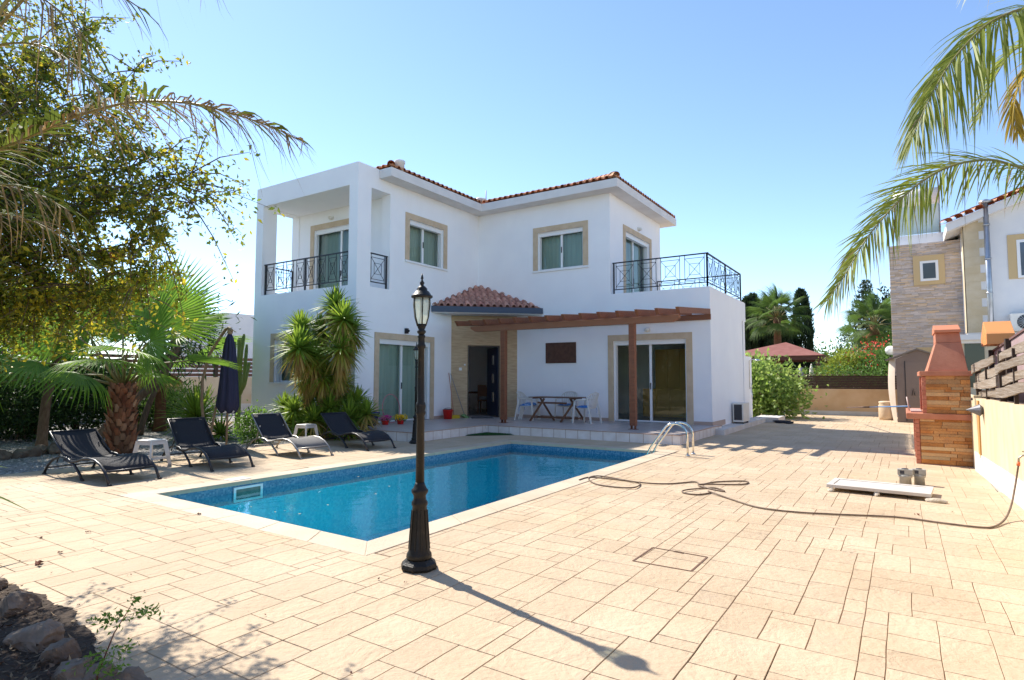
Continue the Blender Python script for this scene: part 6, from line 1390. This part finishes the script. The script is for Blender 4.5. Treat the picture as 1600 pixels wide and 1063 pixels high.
LIT = mat('leaf_litter', (.09, .05, .03), .9, island=.6, c3=(.26, .19, .11))  # litter colour darkened along with the soil for the tree's shade
P = []
while len(P) < 12000:
    x, y = rs.uniform(-7, -2.75), rs.uniform(-.6, 2.1)
    if not inpoly(x, y, DECK) or (rs.random() < .25 and not inpoly(x-.05, y-.13, DECK)): P.append((x, y, rs.uniform(.012, .05)))
P = np.array(P); D = unit(rs.normal(size=P.shape)*np.array([1, 1, .25])); S = unit(np.cross(D, rs.normal(size=P.shape)*.3+np.array([0, 0, 1]))); l = rs.uniform(.015, .055, len(P)); v, f = leafmesh(P, D, S, l, l*rs.uniform(.1, .5, len(P))); tag(npbuild('leaf_litter', v, f, LIT), 'dry leaf litter and twigs over the dark soil in the near left corner', 'leaf litter', kind='stuff')
spg = thing('seedling', 'thin stemmed seedling with feathery green leaves growing beside the rocks', 'seedling', (-3.2, 1.38, 0))
g0 = gp(150, 1075, .02); top_ = g0+V((.02, .10, .30)); 
S0 = atd(152, 1056, 2.75); S1 = atd(178, 990, 2.8); S2 = atd(210, 938, 2.85); Sb = atd(196, 970, 2.82); S3 = atd(225, 962, 2.82)
m = MB(); m.tube([V((S0.x, S0.y, 0)), S0, S1, S2], [.004, .0035, .003, .0015], 5); m.tube([Sb, S3], .0015, 4); m.build('stem', mat('red_stem', (.14, .05, .03), .7), spg)
P = []
for c, n_, r_ in ((atd(176, 968, 2.8), 70, .045), (atd(225, 957, 2.8), 70, .035), (atd(212, 938, 2.85), 16, .015), (atd(190, 1012, 2.75), 34, .03), (atd(155, 1030, 2.75), 60, .04), (atd(175, 1045, 2.7), 60, .04), (atd(160, 965, 2.8), 20, .03)):
    P += [(c.x+q.gauss(0, r_), c.y+q.gauss(0, r_), c.z+q.gauss(0, r_*.35)) for _ in range(n_)]
P = np.array(P); D = unit(rs.normal(size=P.shape)); S = unit(np.cross(D, rs.normal(size=P.shape))); v, f = leafmesh(P, D, S, np.full(len(P), .026), np.full(len(P), .011)); npbuild('leaves', v, f, BG, spg)
# fallen leaves on paving
LFD = mat('fallen_leaf', (.16, .05, .025), .8, island=.5)
for i, (px, py, s) in enumerate([(138, 831, .02), (160, 859, .016), (61, 881, .045), (79, 895, .012), (95, 863, .022), (63, 840, .02), (260, 826, .012), (201, 898, .014), (312, 803, .026), (146, 846, .01), (225, 924, .014), (30, 876, .012), (122, 945, .012), (415, 960, .012), (305, 860, .01), (632, 910, .014), (590, 905, .018), (550, 1052, .012), (1487, 800, .015), (1434, 804, .02), (1545, 843, .016), (1213, 766, .014), (33, 923, .013), (1402, 772, .012)]):
    p = gp(px, py, .01); m = MB(); n_ = 3 if s > .018 else 1
    for k in range(n_*2):
        a = q.uniform(0, 6.28); o = V((q.gauss(0, s*.4), q.gauss(0, s*.4), 0)); d = V((math.cos(a), math.sin(a), .3))*s; e = V((-math.sin(a), math.cos(a), .2))*s*.4; c = p+o; m.add([c-d*.5, c+e, c+d*.6+V((0, 0, s*.3)), c-e], [(0, 1, 2, 3)])
    tag(m.build('fallen_leaf', LFD), 'small dry brown leaves fallen on the pale paving', 'leaf', 'fallen leaves scattered on the paving')

# right/back planting ----------------------------------------------------------------
FIG = mat('fig_leaf', (.17, .27, .05), .45, transl=.4, island=.3, hue=.01, c3=(.32, .40, .12))
fb = V((-4.35, 24.4)); shrub('fig_bush', 'big light green broad leaved bush at the corner beyond the villa', [(fb.x, fb.y, 1.0, 1.15, 1.1, .95), (fb.x-.3, fb.y, 1.58, .8, .8, .52), (fb.x+.55, fb.y-.2, .55, .85, .7, .5), (fb.x-.5, fb.y, .9, .8, .8, .8)], 6500, .17, .10, FIG, clump=12, cat='bush', shell=.7)
CY = mat('cypress_green', (.022, .045, .014), .7, transl=.15, island=.4); 
def conifer(label, x, y, h, r, n, grp):
    t = thing('cypress', label, 'cypress', (x, y, 0), 0, grp); zz = rs.random(n)**.8; rad = r*np.sin(np.pi*np.clip(zz*.93+.07, 0, 1))**.55*(1-zz*.25)*(.72+.35*rs.random(n)); a = rs.uniform(0, 2*np.pi, n)
    rad *= 1+.18*np.sin(a*3+zz*9)
    P = np.stack([x+rad*np.cos(a), y+rad*np.sin(a), .2+zz*h], 1); D = unit(np.stack([np.cos(a)*.35, np.sin(a)*.35, np.ones(n)], 1)+rs.normal(size=(n, 3))*.2); S = unit(np.cross(D, rs.normal(size=(n, 3)))); l = rs.uniform(.2, .45, n); v, f = leafmesh(P, D, S, l, l*.28); npbuild('foliage', v, f, CY, t)
    m = MB(); m.tube([(x, y, 0), (x, y, h*.5)], .12, 7); m.build('trunk', BRK, t)
for i, (px, top) in enumerate(((1168, 474), (1183, 478), (1199, 476), (1216, 490), (1176, 470), (1208, 484))):
    p = aty(px, top, 40+(i % 3)*1.2); conifer(['cypress nearest the villa corner', 'second cypress from the villa corner in the row', 'third cypress in the row, just before the palm', 'last and lowest cypress of the row, beside the palm', 'tallest cypress standing behind the row by the villa corner', 'cypress behind the row, close to the palm'][i], p.x, p.y, p.z, .75, 4200, 'dark cypresses beyond the gazebo')
p = aty(1251, 462, 43); conifer('lone slender cypress right of the distant palm', p.x, p.y, p.z, .75, 5000, 'dark cypresses beyond the gazebo')
p = aty(1214, 496, 37.5); fanpalm('fan_palm', 'distant fan palm rising behind the gazebo between the cypresses', (p.x, p.y, 0), p.z, rl(26, 1.05, 88, -35, 1.1, .35, 21), trunk=(.22, .2), boots=False, skirt=3, lm_=mat('far_palm_green', (.075, .13, .025), .6, transl=.35, island=.25))
p = aty(1366, 508, 36); fanpalm('fan_palm', 'distant fan palm with a pale trunk in front of the dark pine', (p.x, p.y, 0), p.z, rl(26, .95, 88, -45, 1.0, .4, 23), trunk=(.25, .22), boots=False, skirt=3, lm_=mat('far_palm_green', (.075, .13, .025)))
# norfolk pine
p = aty(1352, 441, 58); npn = thing('norfolk_pine', 'tall dark pine with layered level branches behind the right palm', 'pine tree', (p.x, p.y, 0)); H_ = p.z; m = MB(); m.tube([(p.x, p.y, 0), (p.x, p.y, H_)], [.25, .03], 7); m.build('trunk', BRK, npn)
P = []; z = 1.5
while z < H_:
    R_ = 3.4*(1-(z/H_))**.85+.12
    for k in range(7):
        a = q.uniform(0, .5)+2*PI*k/7
        for u in range(int(26*R_)+4): t_ = q.uniform(.1, 1); P.append((p.x+math.cos(a)*R_*t_+q.gauss(0, .10), p.y+math.sin(a)*R_*t_+q.gauss(0, .1), z+.30*R_*t_*t_*.5+q.gauss(0, .05)))
    z += .42
P = np.array(P); D = unit(rs.normal(size=P.shape)+np.array([0, 0, .8])); S = unit(np.cross(D, rs.normal(size=P.shape))); v, f = leafmesh(P, D, S, np.full(len(P), .34), np.full(len(P), .10)); npbuild('foliage', v, f, mat('pine_green', (.025, .05, .022), .7, island=.35), npn)
p = aty(1390, 478, 60); shrub('far_tree', 'dark tree mass just left of the stone clad tower behind the palm', [(p.x, p.y, 4.5, 1.6, 1.5, 4.0)], 5000, .4, .16, CY, cat='tree')
p = aty(1312, 545, 48); shrub('far_tree', 'small round green tree between the gazebo roof and the dark pine', [(p.x, p.y, 1.9, 2.2, 1.6, 1.5), (p.x-1.8, p.y, 1.5, 1.3, 1.2, 1.2)], 6000, .26, .12, MG, cat='tree')
YL = mat('yellow_green_leaf', (.20, .24, .03), .5, transl=.4, island=.35); p = aty(1325, 566, 31); shrub('lemon_tree', 'yellow green rounded tree behind the dark screen', [(p.x, 31, 1.95, .7, .8, .62), (p.x-.5, 31, 1.75, .55, .6, .5)], 5200, .12, .06, YL, cat='tree')
p = aty(1366, 562, 31); shrub('oleander', 'bushy shrub with red flowers behind the screen beside the shed', [(p.x+.1, 31, 1.95, .85, .9, .8), (p.x+.75, 31, 2.05, .75, .7, .75), (p.x-.1, 30.7, 1.7, .8, .7, .6)], 7000, .13, .045, MG)
v, f = cloud(rs, [(p.x, 31, 2.15, 1.05, .95, .85), (p.x+.7, 31, 2.3, .82, .72, .75)], 420, .09, .07, shell=.95, clump=7); fo = npbuild('red_blossom', v, f, mat('red_blossom', (.65, .05, .04), .5, transl=.3, island=.3)); ol = [o for o in bpy.data.objects if o.name.startswith('oleander')][0]; fo.parent = ol; fo.location = -ol.location
p = aty(1345, 575, 29.5); shrub('hedge', 'loose low hedge along the top of the dark screen', [(p.x-1.2, 29.5, 1.5, 1.3, .5, .4), (p.x+.8, 29.5, 1.5, 1.3, .5, .4)], 3500, .12, .05, MG)
p = aty(1180, 520, 44); shrub('far_tree', 'green tree mass under the cypresses left of the gazebo roof', [(p.x, 44, 2.6, 3.2, 1.5, 1.9)], 5000, .26, .12, MG, cat='tree')
# distant land beyond the walls
m = MB(); P_ = []; n_ = 90
vs = []
for k in range(n_+1):
    a = PI*(-.15+1.4*k/n_); R_ = 260; h = 3.2+1.4*math.sin(k*.7)+.9*math.sin(k*1.9+1); vs += [(R_*math.cos(a), R_*math.sin(a), -2), ((R_+12)*math.cos(a), (R_+12)*math.sin(a), h)]
m.sm = True; m.add(vs, [(2*k, 2*k+2, 2*k+3, 2*k+1) for k in range(n_)]); st(m.build('hills', mat('far_hills', (.16, .17, .10), .95, (.24, .21, .14), .05)))

# leaves floating on the pool
for i, (px, py) in enumerate(((430, 800), (445, 798), (468, 803), (392, 792), (608, 760), (587, 772), (512, 789), (560, 745))):
    p = gp(px, py, -.146); m = MB(); a = q.uniform(0, 6.28); d = V((math.cos(a), math.sin(a), 0))*.022; e = V((-math.sin(a), math.cos(a), 0))*.012; m.add([p-d, p+e, p+d, p-e+V((0, 0, .003))], [(0, 1, 2, 3)])
    tag(m.build('floating_leaf', mat('floating_leaf_mat', (.45, .38, .2), .8, island=.3)), 'small pale leaves floating on the pool water', 'leaf', 'leaves floating on the pool')
# unseen shrubs added behind the photographer so the glass doors and pool mirror foliage
for i, (x, y, h, r_) in enumerate(((-13, -7, 2.2, 2.2), (-17.5, -6, 2.0, 2.4), (-9, -9, 2.3, 2.0), (-21.5, -2.5, 2.0, 2.2), (-5, -10, 2.0, 2.0))):
    shrub('garden_shrub', ['broad dark shrub behind the photographer, mirrored in the right sliding door', 'broad dark shrub mirrored beside the first in the glass', 'rounded dark shrub behind the pool garden', 'wide dark shrub at the left garden wall, out of direct view', 'last dark shrub of the row behind the photographer'][i], [(x, y, h*1.2, r_*1.1, 1.6, h*1.15)], 9000, .24, .13, DKG)
